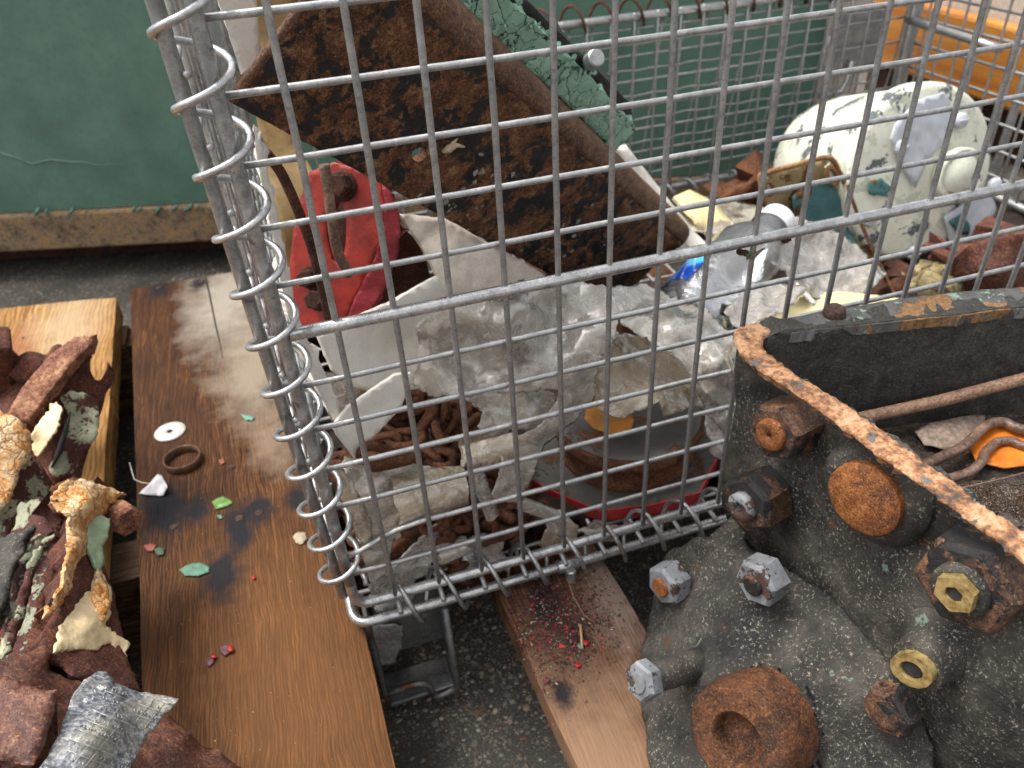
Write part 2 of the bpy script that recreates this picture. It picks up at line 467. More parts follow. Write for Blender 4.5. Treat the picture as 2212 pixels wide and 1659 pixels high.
BRASS = m_galv('brass', .5, .7, .35, .2)
def m_brass():
    m = Mat('yellow_brass'); n = m.noise(8, 5)
    return m.done(m.bsdf(m.ramp(n, [(.35, (.35, .24, .08)), (.6, (.72, .56, .25))]), .38, .7, m.bump(n, .03, .6)))
BRASS = m_brass()
ORANGEW = None
def m_orange():
    m = Mat('varnished_orange_panel'); n = m.noise(.5, 5, .6, v=m.map((1, .25, 2.5))); g = m.noise(3, 5, .6, v=m.map((1, .2, 4)))
    c = m.ramp(n, [(.3, (.42, .13, .02)), (.55, (.62, .25, .045)), (.75, (.75, .36, .09))])
    c = m.mix(m.math('MULTIPLY', m.step(g, .5, .7), .5), c, (.35, .10, .02))
    return m.done(m.bsdf(c, .4, 0, m.bump(g, .03, .5)))
ORANGEW = m_orange()
def m_blackcast():
    m = Mat('grimy_black_casting')
    n1 = m.noise(.8, 6, .65); n2 = m.noise(5, 5, .75); n3 = m.noise(17, 4, .8)
    c = m.ramp(n1, [(.36, (.013, .013, .013)), (.50, (.038, .035, .030)), (.64, (.088, .079, .067))])
    c = m.mix(m.math('MULTIPLY', m.step(n2, .5, .7), .6), c, (.022, .021, .02))
    sp = m.step(n3, .565, .645)
    c = m.mix(m.math('MULTIPLY', sp, m.step(m.noise(1.4, 4), .34, .52)), c, (.36, .32, .25))
    c = m.mix(m.step(m.noise(1.9, 6, .6, dist=.5), .68, .70), c, (.16, .22, .17))
    c = m.mix(m.step(m.noise(1.5, 6, .65, v=m.map(loc=(9, 3, 1))), .67, .70), c, (.13, .055, .02))
    h = m.math('ADD', m.math('MULTIPLY', n2, 1.2), m.math('MULTIPLY', n3, .6))
    return m.done(m.bsdf(c, m.ramp(n2, [(.3, .5), (.7, .75)]), 0, m.bump(h, .07, .8)))
BLACKC = m_blackcast()
def m_rim():
    m = Mat('rusted_rim_paint')
    n1 = m.noise(1.6, 7, .65, dist=.5); n2 = m.noise(10, 5, .7)
    c = m.ramp(m.math('ADD', m.math('MULTIPLY', n1, .6), m.math('MULTIPLY', n2, .4)), [(.40, (.07, .05, .045)), (.46, (.24, .11, .05)), (.52, (.46, .24, .12)), (.58, (.55, .36, .22)), (.64, (.42, .17, .06))])
    c = m.mix(m.step(m.noise(2.6, 6, .6), .60, .63), c, (.12, .12, .12))
    return m.done(m.bsdf(c, .65, 0, m.bump(m.math('ADD', n1, n2), .06, .8)))
RIM = m_rim()
def m_film(name, tint, alpha=.35, stain=.4, seed=0):
    m = Mat(name)
    n1 = m.noise(1.0, 5, .6, v=m.map(loc=(seed, seed*2, 0))); n2 = m.noise(5, 5, .7)
    c = m.ramp(n1, [(.3, tint), (.62, tuple(q*.86 for q in tint)), (.8, (tint[0]*.72, tint[1]*.60, tint[2]*.42))])
    c = m.mix(m.math('MULTIPLY', m.step(m.math('ADD', m.math('MULTIPLY', n2, .5), m.math('MULTIPLY', n1, .5)), .54, .66), stain), c, (.16, .09, .05))
    wv = m.vm('ADD', m.co, m.vm('MULTIPLY', m.noise(1.5, 4, .6, col=True), (.8,)*3).outputs[0]).outputs[0]
    nb = m.bump(m.math('ADD', m.voro(1.9, 'DISTANCE_TO_EDGE', v=wv), m.math('MULTIPLY', n2, .2)), .06, .6)
    rg = m.noise(1.3, 6, .62, v=m.map(loc=(seed, 3, 1)), dist=1.4); rd = m.math('ABSOLUTE', m.math('SUBTRACT', rg, .5))
    rd2 = m.math('ABSOLUTE', m.math('SUBTRACT', m.noise(3.1, 5, .6, v=m.map((1, 2.2, .8), loc=(seed, 1, 5)), dist=1.8), .5))
    wl_ = m.math('MAXIMUM', m.step(rd, .020, .002), m.math('MULTIPLY', m.step(rd2, .014, .002), .5))
    c = m.mix(m.math('MULTIPLY', wl_, .85), c, (1, .98, .95))  # white crease lines: stress whitening and highlight streaks painted into the colour
    d = m.new('ShaderNodeBsdfDiffuse'); m.put(d.inputs[0], c); m.l(nb, d.inputs['Normal'])
    t = m.new('ShaderNodeBsdfTranslucent'); m.put(t.inputs[0], c); m.l(nb, t.inputs['Normal'])
    g = m.new('ShaderNodeBsdfGlossy'); g.inputs['Roughness'].default_value = .12; m.l(nb, g.inputs['Normal'])
    tr = m.new('ShaderNodeBsdfTransparent'); m.put(tr.inputs[0], (.97, .95, .9, 1))
    a = m.new('ShaderNodeMixShader'); a.inputs[0].default_value = .35; m.l(d.outputs[0], a.inputs[1]); m.l(t.outputs[0], a.inputs[2])
    b = m.new('ShaderNodeMixShader'); m.put(b.inputs[0], m.math('SUBTRACT', m.ramp(n1, [(.3, alpha+.18), (.7, alpha-.14)]), m.math('MULTIPLY', wl_, .3), True)); m.l(a.outputs[0], b.inputs[1]); m.l(tr.outputs[0], b.inputs[2])
    fr = m.new('ShaderNodeFresnel'); fr.inputs[0].default_value = 1.5; m.l(nb, fr.inputs['Normal'])
    e = m.new('ShaderNodeMixShader'); m.l(m.math('ADD', m.math('MULTIPLY', fr.outputs[0], 2.6), .06, True), e.inputs[0]); m.l(b.outputs[0], e.inputs[1]); m.l(g.outputs[0], e.inputs[2])
    return m.done(e.outputs[0])
FILM = m_film('milky_film', (1.0, .91, .79), .52, .3)
FILM2 = m_film('stained_film', (1.0, .82, .60), .50, .8, 4)
FILM3 = m_film('clear_grey_film', (.98, .90, .83), .64, .3, 8)
def flat(name, col, rough=.5, metal=0, spec=.5, var=.15, sc=6):
    m = Mat(name); n = m.noise(sc, 4)
    return m.done(m.bsdf(m.ramp(n, [(.3, tuple(q*(1-var) for q in col)), (.7, tuple(min(1, q*(1+var)) for q in col))]), rough, metal, m.bump(n, .02, .4), spec=spec))
# ================================================================ the setting
ZG, ZT = -16.8, -13.0            # concrete, top of the pallet boards
g = MB(); NX = 60
for j in range(NX+1):
    for i in range(NX+1):
        fx, fy = (i/NX*2-1), (j/NX*2-1)
        x = fx*abs(fx)**2*2400+4; y = fy*abs(fy)**2*2400+2
        g.v.append(Vector((x, y, ZG+.06*noise.noise(Vector((x*.4, y*.4, 0))))))
for j in range(NX):
    for i in range(NX):
        a = j*(NX+1)+i; g.f.append((a, a+1, a+NX+2, a+NX+1)); g.sm.append(True)
tag(g.build('ground', CONC), kind='structure')
PEB = [flat('pebble_'+k, c, .6, var=.25) for k, c in (('tan', (.26, .21, .15)), ('grey', (.15, .15, .15)), ('pale', (.38, .35, .30)), ('brown', (.13, .08, .05)))]
def add_mats(o, mats, pick):
    for m in mats[1:]: o.data.materials.append(m)
    for i, p in enumerate(o.data.polygons): p.material_index = pick(i)
peb = MB(); per = []
def pebble(mb, c, r, fl=.5):
    a = rnd(0, 6.3); st = rnd(.6, 1)
    vs = []
    for k in range(7):
        q = a+k*2*math.pi/7; rr = r*rnd(.8, 1.15)
        vs.append(Vector(c)+Vector((math.cos(q)*rr, math.sin(q)*rr*st, -r*.15)))
    top = [Vector(c)+(v-Vector(c))*.6+Vector((0, 0, r*fl)) for v in vs]
    mb.add(vs+top+[Vector(c)+Vector((0, 0, r*fl*1.15))], [(k, (k+1) % 7, 7+(k+1) % 7, 7+k) for k in range(7)]+[(7+k, 7+(k+1) % 7, 14) for k in range(7)])
rs0 = random.Random(3)
for _ in range(2600):
    x, y = rnd(-1.6, 3.2), rnd(-3.5, 9)
    if rs0.random() < .25: x, y = rnd(-16, -3), rnd(22, 30)
    pebble(peb, (x, y, ZG+.06*noise.noise(Vector((x*.4, y*.4, 0)))-.01), abs(rs0.gauss(0, .035))+.025, .45); per.append(rs0.choice((0, 1, 1, 2, 3, 3)))
o = peb.build('gravel', PEB[0]); tag(o, 'small rounded stones standing out of the concrete surface', 'gravel', kind='stuff')
add_mats(o, PEB, lambda i: per[i//14])

# ---------------------------------------------------------------- pallets
def P2(u, v, z=ZT): return at(u, v, z=z)
def board(name, quad, zt, th, mat, parent, sag=.015, seed=0, label=None):
    """quad: far left, far right, near right, near left (x, y)"""
    nx, ny = 8, 60; mb = MB(); top = []; bot = []
    a, b, c, d = [Vector(q) for q in quad]
    ch = .045
    for j in range(ny+1):
        t = j/ny; l = a.lerp(d, t); r = b.lerp(c, t); w = (r-l).normalized()
        l = l+w*.03*noise.noise(Vector((seed, t*14, 0))); r = r+w*.03*noise.noise(Vector((seed+5, t*14, 0)))
        row = []
        for i in range(nx+1):
            s = i/nx; p = l.lerp(r, s)
            e = -ch if i in (0, nx) else 0
            row.append(Vector((p.x, p.y, zt+e+sag*noise.noise(Vector((p.x*.5+seed, p.y*.3, 1))))))
        top.append(row)
    k = nx+1
    mb.add([p for r in top for p in r], [(j*k+i, j*k+i+1, (j+1)*k+i+1, (j+1)*k+i)[::-1] for j in range(ny) for i in range(nx)])
    low = [(top[j][0], j) for j in range(ny+1)]
    for side in (0, nx):
        vs = [top[j][side] for j in range(ny+1)]+[top[j][side]-Vector((0, 0, th)) for j in range(ny+1)]
        fs = [(j, j+1, ny+2+j, ny+1+j) for j in range(ny)]
        mb.add(vs, fs if side == 0 else [f[::-1] for f in fs], False)
    for j in (0, ny):
        vs = top[j]+[p-Vector((0, 0, th)) for p in top[j]]
        fs = [(i, i+1, nx+2+i, nx+1+i) for i in range(nx)]
        mb.add(vs, fs if j == ny else [f[::-1] for f in fs], False)
    return tag(mb.build(name, mat, parent), label)
pal = thing('wooden_pallet', 'weathered dark oak pallet of spaced boards under the wire basket', 'pallet', (-3, 0, ZG))
def rel(u, v, z=ZT):
    p = at(u, v, z=z)-Vector((-3, 0, ZG)); return tuple(p)
NS = [(rel(343, 628), .38), (rel(430, 612), .36), (rel(360, 1105), .62), (rel(425, 1100), .34), (rel(515, 1125), .42), (rel(520, 1160), .3), (rel(560, 1098), .36), (rel(335, 1075), .4), (rel(640, 1075), .3), (rel(480, 1240), .5)]
OAK = m_wood('wet_oak', (.105, .041, .014), (.034, .013, .006), (.20, .088, .032), NS,
             [(rel(490, 650), 1.6, (.33, .29, .24), .9), (rel(545, 800), 1.3, (.30, .25, .19), .75), (rel(590, 950), .7, (.27, .20, .14), .6), (rel(620, 1500), 2.6, (.26, .115, .035), .3)])
PLK = m_wood('dusty_plank', (.17, .074, .033), (.070, .030, .015), (.27, .14, .072), [(rel(1215, 1500), .22), (rel(1180, 1300), .4), (rel(1240, 1370), .3)],
             [(rel(1300, 1600), 1.4, (.34, .21, .13), .6), (rel(1210, 1360), .9, (.08, .045, .03), .8), (rel(1320, 1290), .7, (.30, .24, .2), .5)], gs=.8)
fl, nl = P2(280, 611), P2(305, 1430)
def ext(a, b, y): t = (y-a.y)/(b.y-a.y); return (a.x+(b.x-a.x)*t, y)
s1, s2 = P2(444, 601), P2(476, 743); r1, r2 = P2(738, 1277), P2(832, 1656)
board('board', (ext(fl, nl, 20.3), (-1.35, 20.0), ext(r1, r2, -11), ext(fl, nl, -11)), ZT, .75, OAK, pal, seed=1)
MB().tube([P2(u, v)+Vector((0, 0, .003)) for u, v in ((444, 600), (450, 625), (459, 668), (467, 708), (476, 745), (481, 775))], [.03, .035, .03, .03, .02, .008], 6).build('split', flat('dark_split', (.015, .01, .008), .9), pal)
q1, q2, q3, q4 = P2(1080, 1295), P2(1249, 1657), P2(1337, 1223), P2(1395, 1319)
board('board', (ext(q1, q2, 20), (ext(q1, q2, 20)[0]+3.1, 20), (q4.x+.15, -11), ext(q1, q2, -11)), ZT, .72, PLK, pal, seed=3, label='dusty brown board strewn with red and green paint chips')
board('board', ((9.5, 20), (13.5, 20), (14, -11), (9.8, -11)), ZT, .75, PLK, pal, seed=4)
STR = m_wood('stringer_wood', (.10, .055, .03), (.03, .018, .012), (.17, .10, .055), along=0)
for y in (5.2, 17.6):
    MB().box((2.5, y, (ZG+ZT-.75)/2+.02), (21, 1.5, ZT-.75-ZG), bev=.05).build('stringer', STR, pal)
NAIL = m_rust('nail_head', (.03, .018, .015), (.08, .045, .035), (.15, .08, .05))
for i, (u, v) in enumerate([(375, 1139), (517, 1120), (343, 622), (436, 608), (500, 1010), (560, 1108)]):
    p = P2(u, v); MB().lathe((p.x, p.y, ZT-.03), (0, 0, 1), [(.115, 0), (.115, .045), (.08, .06)], 14).build('nail', NAIL, pal)
pal2 = thing('wooden_pallet', 'pale yellow pine pallet board with a sawn end, left of the oak one', 'pallet', (-11, 5, ZG))
ZP = -12.7
def rel2(u, v):
    p = at(u, v, z=ZP)-Vector((-11, 5, ZG)); return tuple(p)
PINE = m_wood('fresh_pine', (.42, .23, .08), (.30, .14, .045), (.54, .33, .13), [(rel2(50, 730), .05)],
              [(rel2(45, 735), .7, (.26, .10, .05), .7), (rel2(150, 700), 1.3, (.50, .38, .24), .6)], gs=.5)
a_, b_ = at(250, 641, z=ZP), at(222, 1045, z=ZP)
board('board', ((-15.5, a_.y+1.5), (a_.x, a_.y), ext(a_, b_, -11), (-12.5, -11)), ZP, .85, PINE, pal2, seed=7)
board('board', ((-21, 20.5), (-16, 20.8), (-13.5, -11), (-18, -11)), ZP, .85, PINE, pal2, seed=8)
for y in (7.0, 17.5):
    MB().box((-14, y, (ZG+ZP-.85)/2+.02), (12.8 if y < 10 else 13.0, 1.5, ZP-.85-ZG), bev=.05).build('stringer', m_wood('pine_stringer', (.20, .12, .06), (.10, .05, .03), (.30, .2, .1), along=0), pal2)

# ---------------------------------------------------------------- green painted bin behind
BN = Vector((0.29827499, 0.95447998, 0)); BC = 26.0752; BD = Vector((.95448, -.298275, 0))
def bp(s, d, z): return BN*(BC+d)+BD*s+Vector((0, 0, z))          # s along the bin, d behind its face
binn = thing('steel_bin', 'large dark green painted steel bin with rusty bottom rail', 'bin', bp(0, 8, ZG))
def obox(mb, s0, s1, d0, d1, z0, z1, bev=.0, res=None):
    rot = Matrix((BD, BN, Vector((0, 0, 1)))).transposed()
    mb.box(bp((s0+s1)/2, (d0+d1)/2, (z0+z1)/2), (s1-s0, d1-d0, z1-z0), rot, bev); return mb
se = 22.3-9.3
E1 = at(1794, 0, n=BN, c=BC); SE = (E1).dot(BD)
RAILM = m_rust('rusty_rail', (.09, .05, .03), (.27, .20, .13), (.42, .23, .08), sc=.7, lo=.40, hi=.60)
w = MB(); nx, nz = 110, 40
for j in range(nz+1):
    for i in range(nx+1):
        s = -45+(SE+45)*i/nx; z = -13.0+(28)*j/nz
        w.v.append(bp(s, .10*noise.noise(Vector((s*.15, z*.15, 0)))+.02*noise.noise(Vector((s, z, 2))), z))
w.f = [(j*(nx+1)+i, j*(nx+1)+i+1, (j+1)*(nx+1)+i+1, (j+1)*(nx+1)+i) for j in range(nz) for i in range(nx)]; w.sm = [True]*len(w.f)
w.build('side_panel', BINGREEN, binn)
obox(MB(), -45, SE, .3, 22, -13.0, 15, 0).build('body', BINGREEN, binn)
obox(MB(), -45, SE, -.35, .25, -15.0, -13.05, .12).build('bottom_rail', RAILM, binn)
obox(MB(), -45, SE-.5, 2.5, 21, -16.7, -13.1, 0).build('base', RUSTD, binn)
cr = MB()        # wandering crack of the paint skin, a low ridge
pts = [(0, 330), (40, 340), (70, 352), (110, 345), (150, 352), (185, 350), (215, 355), (240, 352), (275, 360), (300, 350), (330, 355), (365, 352), (400, 358), (430, 352)]
cr.tube([at(u, v+3*math.sin(u), n=BN, c=BC-.02) for u, v in pts], .045, 5)
cr.build('paint_ridge', BINGREEN, binn)
pf = MB()
for k in range(17):
    u = rnd(0, 450); v = 463-.033*u+rnd(-4, 3); p = at(u, v, n=BN, c=BC-.42)
    pf.lathe(p, -BN+Vector((0, 0, .4)), [(rnd(.1, .3), 0), (.05, .04)], 6, squash=.4)
pf.build('flaking_paint', BINGREEN, binn)

# cream post, orange panel and ground beyond the right end
CP = flat('cream_post', (.62, .54, .46), .7)
def vbox(name, label, cat, p0, p1, z0, z1, th, mat, bev=.08, parent=None):
    """upright box whose front face runs from p0 to p1 (x, y), th deep behind it"""
    p0, p1 = Vector((p0[0], p0[1], 0)), Vector((p1[0], p1[1], 0)); d = (p1-p0); L = d.length; d.normalize()
    nn = Vector((-d.y, d.x, 0))
    rot = Matrix((d, nn, Vector((0, 0, 1)))).transposed()
    c = (p0+p1)/2+nn*th/2+Vector((0, 0, (z0+z1)/2))
    mb = MB().box(c, (L, th, z1-z0), rot, bev)
    if parent: return mb.build(name, mat, parent)
    o = mb.build(name, mat, None, loc=Vector((c.x, c.y, z0))); return tag(o, label, cat)
pA = at(1800, 0, y=21.5); pB = at(1862, 128, y=21.5)
vbox('wooden_post', 'pale cream wooden post between the green bin and the orange panel', 'post', (pA.x-.25, 21.6), (pA.x+2.2, 21.4), ZG, 8, 2.2, CP)
zb = -13.5
e0, e1 = at(1862, 128, z=zb), at(2212, 254, z=zb)
dd = (e1-e0).normalized()
oz = at(2000, 12, n=Vector((-dd.y, dd.x, 0)), c=Vector((-dd.y, dd.x, 0)).dot(e0)).z
orp = thing('wooden_cabinet', 'large varnished orange wooden panel beyond the right end of the basket', 'cabinet', (e0+e1)/2)
f0 = e0-dd*1; f1 = e1+dd*9
vbox('panel', '', '', (f0.x, f0.y), (f1.x, f1.y), zb, oz, 1.0, ORANGEW, .25, orp)
q0 = f0+Vector((0, 0, 0)); nn_ = Vector((-dd.y, dd.x, 0))
vbox('shadow_plinth', '', '', ((f0+nn_*1.5).x, (f0+nn_*1.5).y), ((f1+nn_*1.5).x, (f1+nn_*1.5).y), ZG, zb+.02, 8, RUSTD, .05, orp)  # dark brown box standing in for the shadow below the panel
cb = flat('cream_top', (.6, .54, .47), .6)
vbox('top_board', '', '', ((f0-nn_*.0+nn_*1.1).x, (f0+nn_*1.1).y), ((f1+nn_*1.1).x, (f1+nn_*1.1).y), oz-1.2, oz+3.5, 8, cb, .1, orp)

# ================================================================ the wire basket
BX, BY, BT = 27.6, 18.3, 5.5      # right end, rear, top
bk = thing('wire_basket', 'galvanised wire mesh basket full of scrap metal and torn plastic', 'basket', (13, 9, -12.8))
def wire_obj(path, r, parent, mat=GALV, name='wire', seg=8):
    return MB().tube(path, r, seg).build(name, mat, parent)
def wires(panel, starts, vec, r, mat, wob=.012, seg=8, n=14):
    """one mesh per length, shared by alike wires of a panel"""
    cache = []
    L0 = Vector(panel['_loc'])
    for q in range(3):
        mb = MB(); ax = Vector(vec).normalized(); o1 = ax.orthogonal().normalized(); o2 = ax.cross(o1)
        pts = [Vector(vec)*(i/n)+o1*wob*noise.noise(Vector((i*.7, q*9, 1)))+o2*wob*noise.noise(Vector((i*.7, q*9, 5))) for i in range(n+1)]
        mb.tube(pts, r, seg)
        me = bpy.data.meshes.new('wire'); me.from_pydata([v*S for v in mb.v], [], mb.f)
        me.polygons.foreach_set('use_smooth', mb.sm); me.materials.append(mat); me.update(); cache.append(me)
    for i, s in enumerate(starts):
        o = bpy.data.objects.new('wire', cache[i % 3]); C.objects.link(o); o.parent = panel
        o.location = (Vector(s)-L0)*S
def bend(pts, r=.45, n=6):
    out = [Vector(pts[0])]
    for i in range(1, len(pts)-1):
        p, a, b = Vector(pts[i]), Vector(pts[i-1]), Vector(pts[i+1])
        u, w_ = (a-p).normalized(), (b-p).normalized()
        s, e = p+u*r, p+w_*r
        for k in range(n+1):
            t = k/n; out.append(s*(1-t)**2+p*2*t*(1-t)+e*t*t)
    out.append(Vector(pts[-1])); return out
def dense(pts, m=10):
    out = []
    for a, b in zip(pts[:-1], pts[1:]):
        L = (Vector(b)-Vector(a)).length; k = max(1, int(L/ (1.2)))
        out += [Vector(a).lerp(Vector(b), i/k) for i in range(k)]
    return out+[Vector(pts[-1])]
def panel(name, path, r, mat=RODM, label=None):
    o = MB().tube(dense(bend(path)), r, 14).build(name, mat, bk, auto=40)
    return tag(o, label)
WR = .057
fp = panel('front_panel', [(-.88, 0, -11.2), (-.88, 0, -11.95), (BX, 0, -11.95), (BX, 0, BT)], .118, RODM)
MB().tube(dense([(-.93, 0, BT), (-.88, 0, -11.2)]), .118, 14).build('upright', GALVU, fp)
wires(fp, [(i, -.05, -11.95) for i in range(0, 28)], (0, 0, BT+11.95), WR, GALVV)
wires(fp, [(-.85, .06, -r) for r in range(-5, 12) if r not in (5, 10)], (BX+.85, 0, 0), WR, GALV, n=30)
mb = MB(); hp = [(-.85, .02, -10.42), (-.5, .04, -10.36), (-.1, .06, -10.2), (.3, .06, -10.06), (.8, .06, -10.0)]+[(x, .06, -10) for x in range(2, 28)]
mb.tube(hp, WR, 8).build('wire', GALV, fp)
MB().tube(dense([(-.78, -.06, -4.87), (BX, -.06, -4.87)]), .115, 16).build('mid_rail', RODM, fp)
# ties on the lower rod where the wires are welded
flp = panel('floor_panel', [(-1.12, 18.6, -12.67), (-1.02, .05, -12.67), (BX, .05, -12.67), (BX, 18.6, -12.67)], .118, RODM)
wires(flp, [(i+.04, -.1, -12.50) for i in range(0, 28)], (0, 18.3, 0), WR, GALV, n=10)
wires(flp, [(-1, j+.9, -12.60) for j in range(0, 18)], (BX+1, 0, 0), WR, GALV, n=10)
slp = panel('side_panel', [(-1.45, .12, BT), (-1.36, .15, -.7), (-1.10, .24, -12.0), (-1.10, 18.2, -12.0), (-1.2, 18.2, BT)], .112, GALVU)
wires(slp, [(-1.40+.025*r, .12, -r+.35) for r in range(-4, 12)], (0, 18, 0), WR, GALV, n=10)
wires(slp, [(-1.2, j+.9, -12.0) for j in range(1, 17)], (-.2, 0, 12+BT), WR, GALV, n=10)
for r in range(-4, 12):
    p = Vector((-1.40+.027*r+.16, .02, -r+.35))
    MB().lathe(p, (.25, -1, .1), [(.05, -.06), (.065, 0), (.05, .05), (.02, .07)], 8).build('weld_tip', GALV, slp)
# corner spiral
def helix(c0, c1, R, r, pitch, ph, hand, ax, seg=9, mat=COIL, name='spiral_hinge', trim=None, per=20, Ry=None):
    """ax 'z': rises along z; ax 'x': along x"""
    L = (Vector(c1)-Vector(c0)).length; n = int(L/pitch*per); pts = []
    for i in range(n+1):
        t = i/n; c = Vector(c0).lerp(Vector(c1), t); q = ph+hand*2*math.pi*L*t/pitch
        if ax == 'z': pts.append(c+Vector((R*math.cos(q), (Ry or R)*math.sin(q), 0)))
        else: pts.append(c+Vector((0, -(Ry or R)*math.sin(q), R*math.cos(q))))
    return pts
pts = helix((-1.045, .10, -11.35), (-1.12, .08, BT), .455, .06, .977, 0, 1, 'z')
zc = -10.88                                     # leftmost at this height
q0 = math.pi-2*math.pi*((zc+11.35)/.977)
pts = helix((-1.00, .12, -11.40), (-1.10, .08, BT), .45, .06, .977, q0-.35, 1, 'z')
o = MB().tube(pts, .060, 10).build('spiral_hinge', COIL, bk)
# front bottom spiral, slightly uneven turns
pts = []
for i in range(int(27*22)):
    q = i/22*2*math.pi; x = .12+q/(2*math.pi); k = noise.noise(Vector((x*.35, 3, 1)))
    pts.append((x+.12*k, .08-.50*math.sin(q)+.04*noise.noise(Vector((x*1.3, 9, 1))), -12.31+(.57+.05*noise.noise(Vector((x*.9, 2, 7))))*math.cos(q)+.03*k))
MB().tube(pts, .056, 9).build('spiral_hinge', COILR, bk)
# clamp on the lower rod
cl = MB(); c = at(1232, 1240, y=-.08)
cl.lathe(c+Vector((0, -.02, .17)), (0, -.15, -1), [(.10, 0), (.13, .03), (.13, .36), (.10, .40)], 6, smooth=False)
cl.lathe((c.x-.30, .05, -12.67), (1, 0, 0), [(.12, 0), (.165, .04), (.165, .5), (.12, .54)], 12)
cl.build('clamp', RODM, bk)
# rear panel: lower half standing, upper half folded down behind it
rp = panel('rear_panel', [(-1.1, BY, -4.6), (-1.1, BY, -11.95), (BX, BY, -11.95), (BX, BY, -4.6)], .15, FARW)
MB().tube(dense([(-1.1, BY, -4.6), (BX-.3, BY, -4.72)]), .17, 12).build('top_rod', FARW, rp)
wires(rp, [(i, BY-.08, -12) for i in range(0, 28)], (0, 0, 7.5), .052, FARW, n=6)
wires(rp, [(-1, BY+.04, -r-.1) for r in range(5, 12)], (BX+1, 0, 0), .052, FARW, n=20)
mb = MB().tube(dense([(-1.1, BY+.25, -4.7), (BX-.5, BY+.25, -4.8)]), .12, 10)
gp = mb.build('folded_panel', FARW, bk)
for i in range(9, 28):
    dy = .85 if i < 22 else .5
    pth = [(i+.4, BY+.25, -4.7), (i+.38, BY+.45, -6), (i+.30, BY+.6*dy+.2, -8), (i+.12, BY+dy*.85+.15, -10), (i-.15, BY+dy+.1, -11.4)]
    MB().tube(pth, .044, 7).build('wire', FARW, gp)
for k in range(1, 7):
    z = -4.7-k*1.05; y = BY+.25+.1*k
    MB().tube([(8+.3*j, y+.03*math.sin(j*.7), z+.03*math.sin(j*1.1)) for j in range(0, 62)], .044, 7).build('wire', FARW, gp)
pts = [(9+i/18*1.22, BY+.1-.42*math.sin(i/18*2*math.pi), -4.52+.50*math.cos(i/18*2*math.pi)) for i in range(int(13.5*18))]
MB().tube(pts, .06, 8).build('spiral_hinge', m_rust('rusty_spiral', (.05, .02, .012), (.13, .05, .025), (.22, .10, .05)), bk)
pts = [(10+i/18*1.15, BY-.05-.45*math.sin(i/18*2*math.pi), -12.2+.5*math.cos(i/18*2*math.pi)) for i in range(int(13*18))]
MB().tube(pts, .06, 8).build('spiral_hinge', COILR, bk)
# right end panel
ep = panel('end_panel', [(BX, BY, -4.4), (BX, BY, -11.95), (BX, .1, -11.95), (BX, .1, BT)], .17, FARW)
MB().tube(dense([(BX-.45, BY-.2, -4), (BX-.45, BY-.2, -12)]), .16, 10).build('upright', FARW, ep)
wires(ep, [(BX, .1, -r-.2) for r in range(-3, 12)], (0, BY, 0), .062, FARW, n=12)
wires(ep, [(BX-.06, j+.6, -12) for j in range(0, 18)], (0, 0, 10.5), .052, FARW, n=6)
for zz in (-4.3, -6.2):
    MB().tube(dense([(BX-.5, BY, zz), (BX-.45, BY-5.2, zz-.2)]), .17, 12).build('stub_rod', FARW, ep)
MB().tube(dense([(BX+.15, 8, BT), (BX+.15, 12.2, -3.5), (BX+.15, 12.2, -12)]), .17, 12).build('upright', FARW, ep)
hb = at(1850, 95, y=BY+.4)
MB().box(hb, (2.6, .15, 2.6), bev=.03).build('latch_plate', FARW, bk)
MB().tube([hb+Vector(p) for p in ((-1.3, -.3, .6), (-1.7, -.3, .5), (-1.9, -.3, 0), (-1.9, -.3, -1.6), (-1.7, -.3, -2), (-.6, -.3, -1.9), (-.4, -.3, -1.5), (-.3, -.3, -.6))], .13, 8).build('latch_hook', FARW, bk)
# corner foot of pressed steel
ft = MB()
FTM = m_galv('foot_steel', .2, .34, .5, .6, .42)
ft.box((.25, 1.0, -14.05), (1.7, .12, 2.3), bev=.04)
ft.box((1.05, .55, -14.4), (.12, 1.0, 3.2), bev=.04)
ft.box((-.75, .55, -14.4), (.12, 1.0, 3.2), bev=.04)
ft.box((.15, .62, -16.2), (1.7, .95, .12), bev=.04)
ft.tube(bend([(1.05, .05, -12.9), (1.05, .05, -16.15), (.45, .05, -16.3), (.30, .1, -15.6), (-.2, .1, -15.5), (-.7, .1, -15.6)], .22), .085, 8)
ft.build('foot', FTM, bk)
ft = MB().box((26.5, .6, -14.6), (1.8, 1.0, 3.4), bev=.08); ft.build('foot', FTM, bk)
# ================================================================ what lies in the basket
def Y(u, v, y): return (u, v, at(u, v, y=y))
def Z(u, v, z): return (u, v, at(u, v, z=z))
def single(mb, name, mat, label, cat, group=None, auto=None):
    c = sum(mb.v, Vector((0,0,0)))/len(mb.v); zmin = min(v.z for v in mb.v)
    o = mb.build(name, mat, None, loc=Vector((c.x, c.y, zmin)), auto=auto)
    return tag(o, label, cat, group)
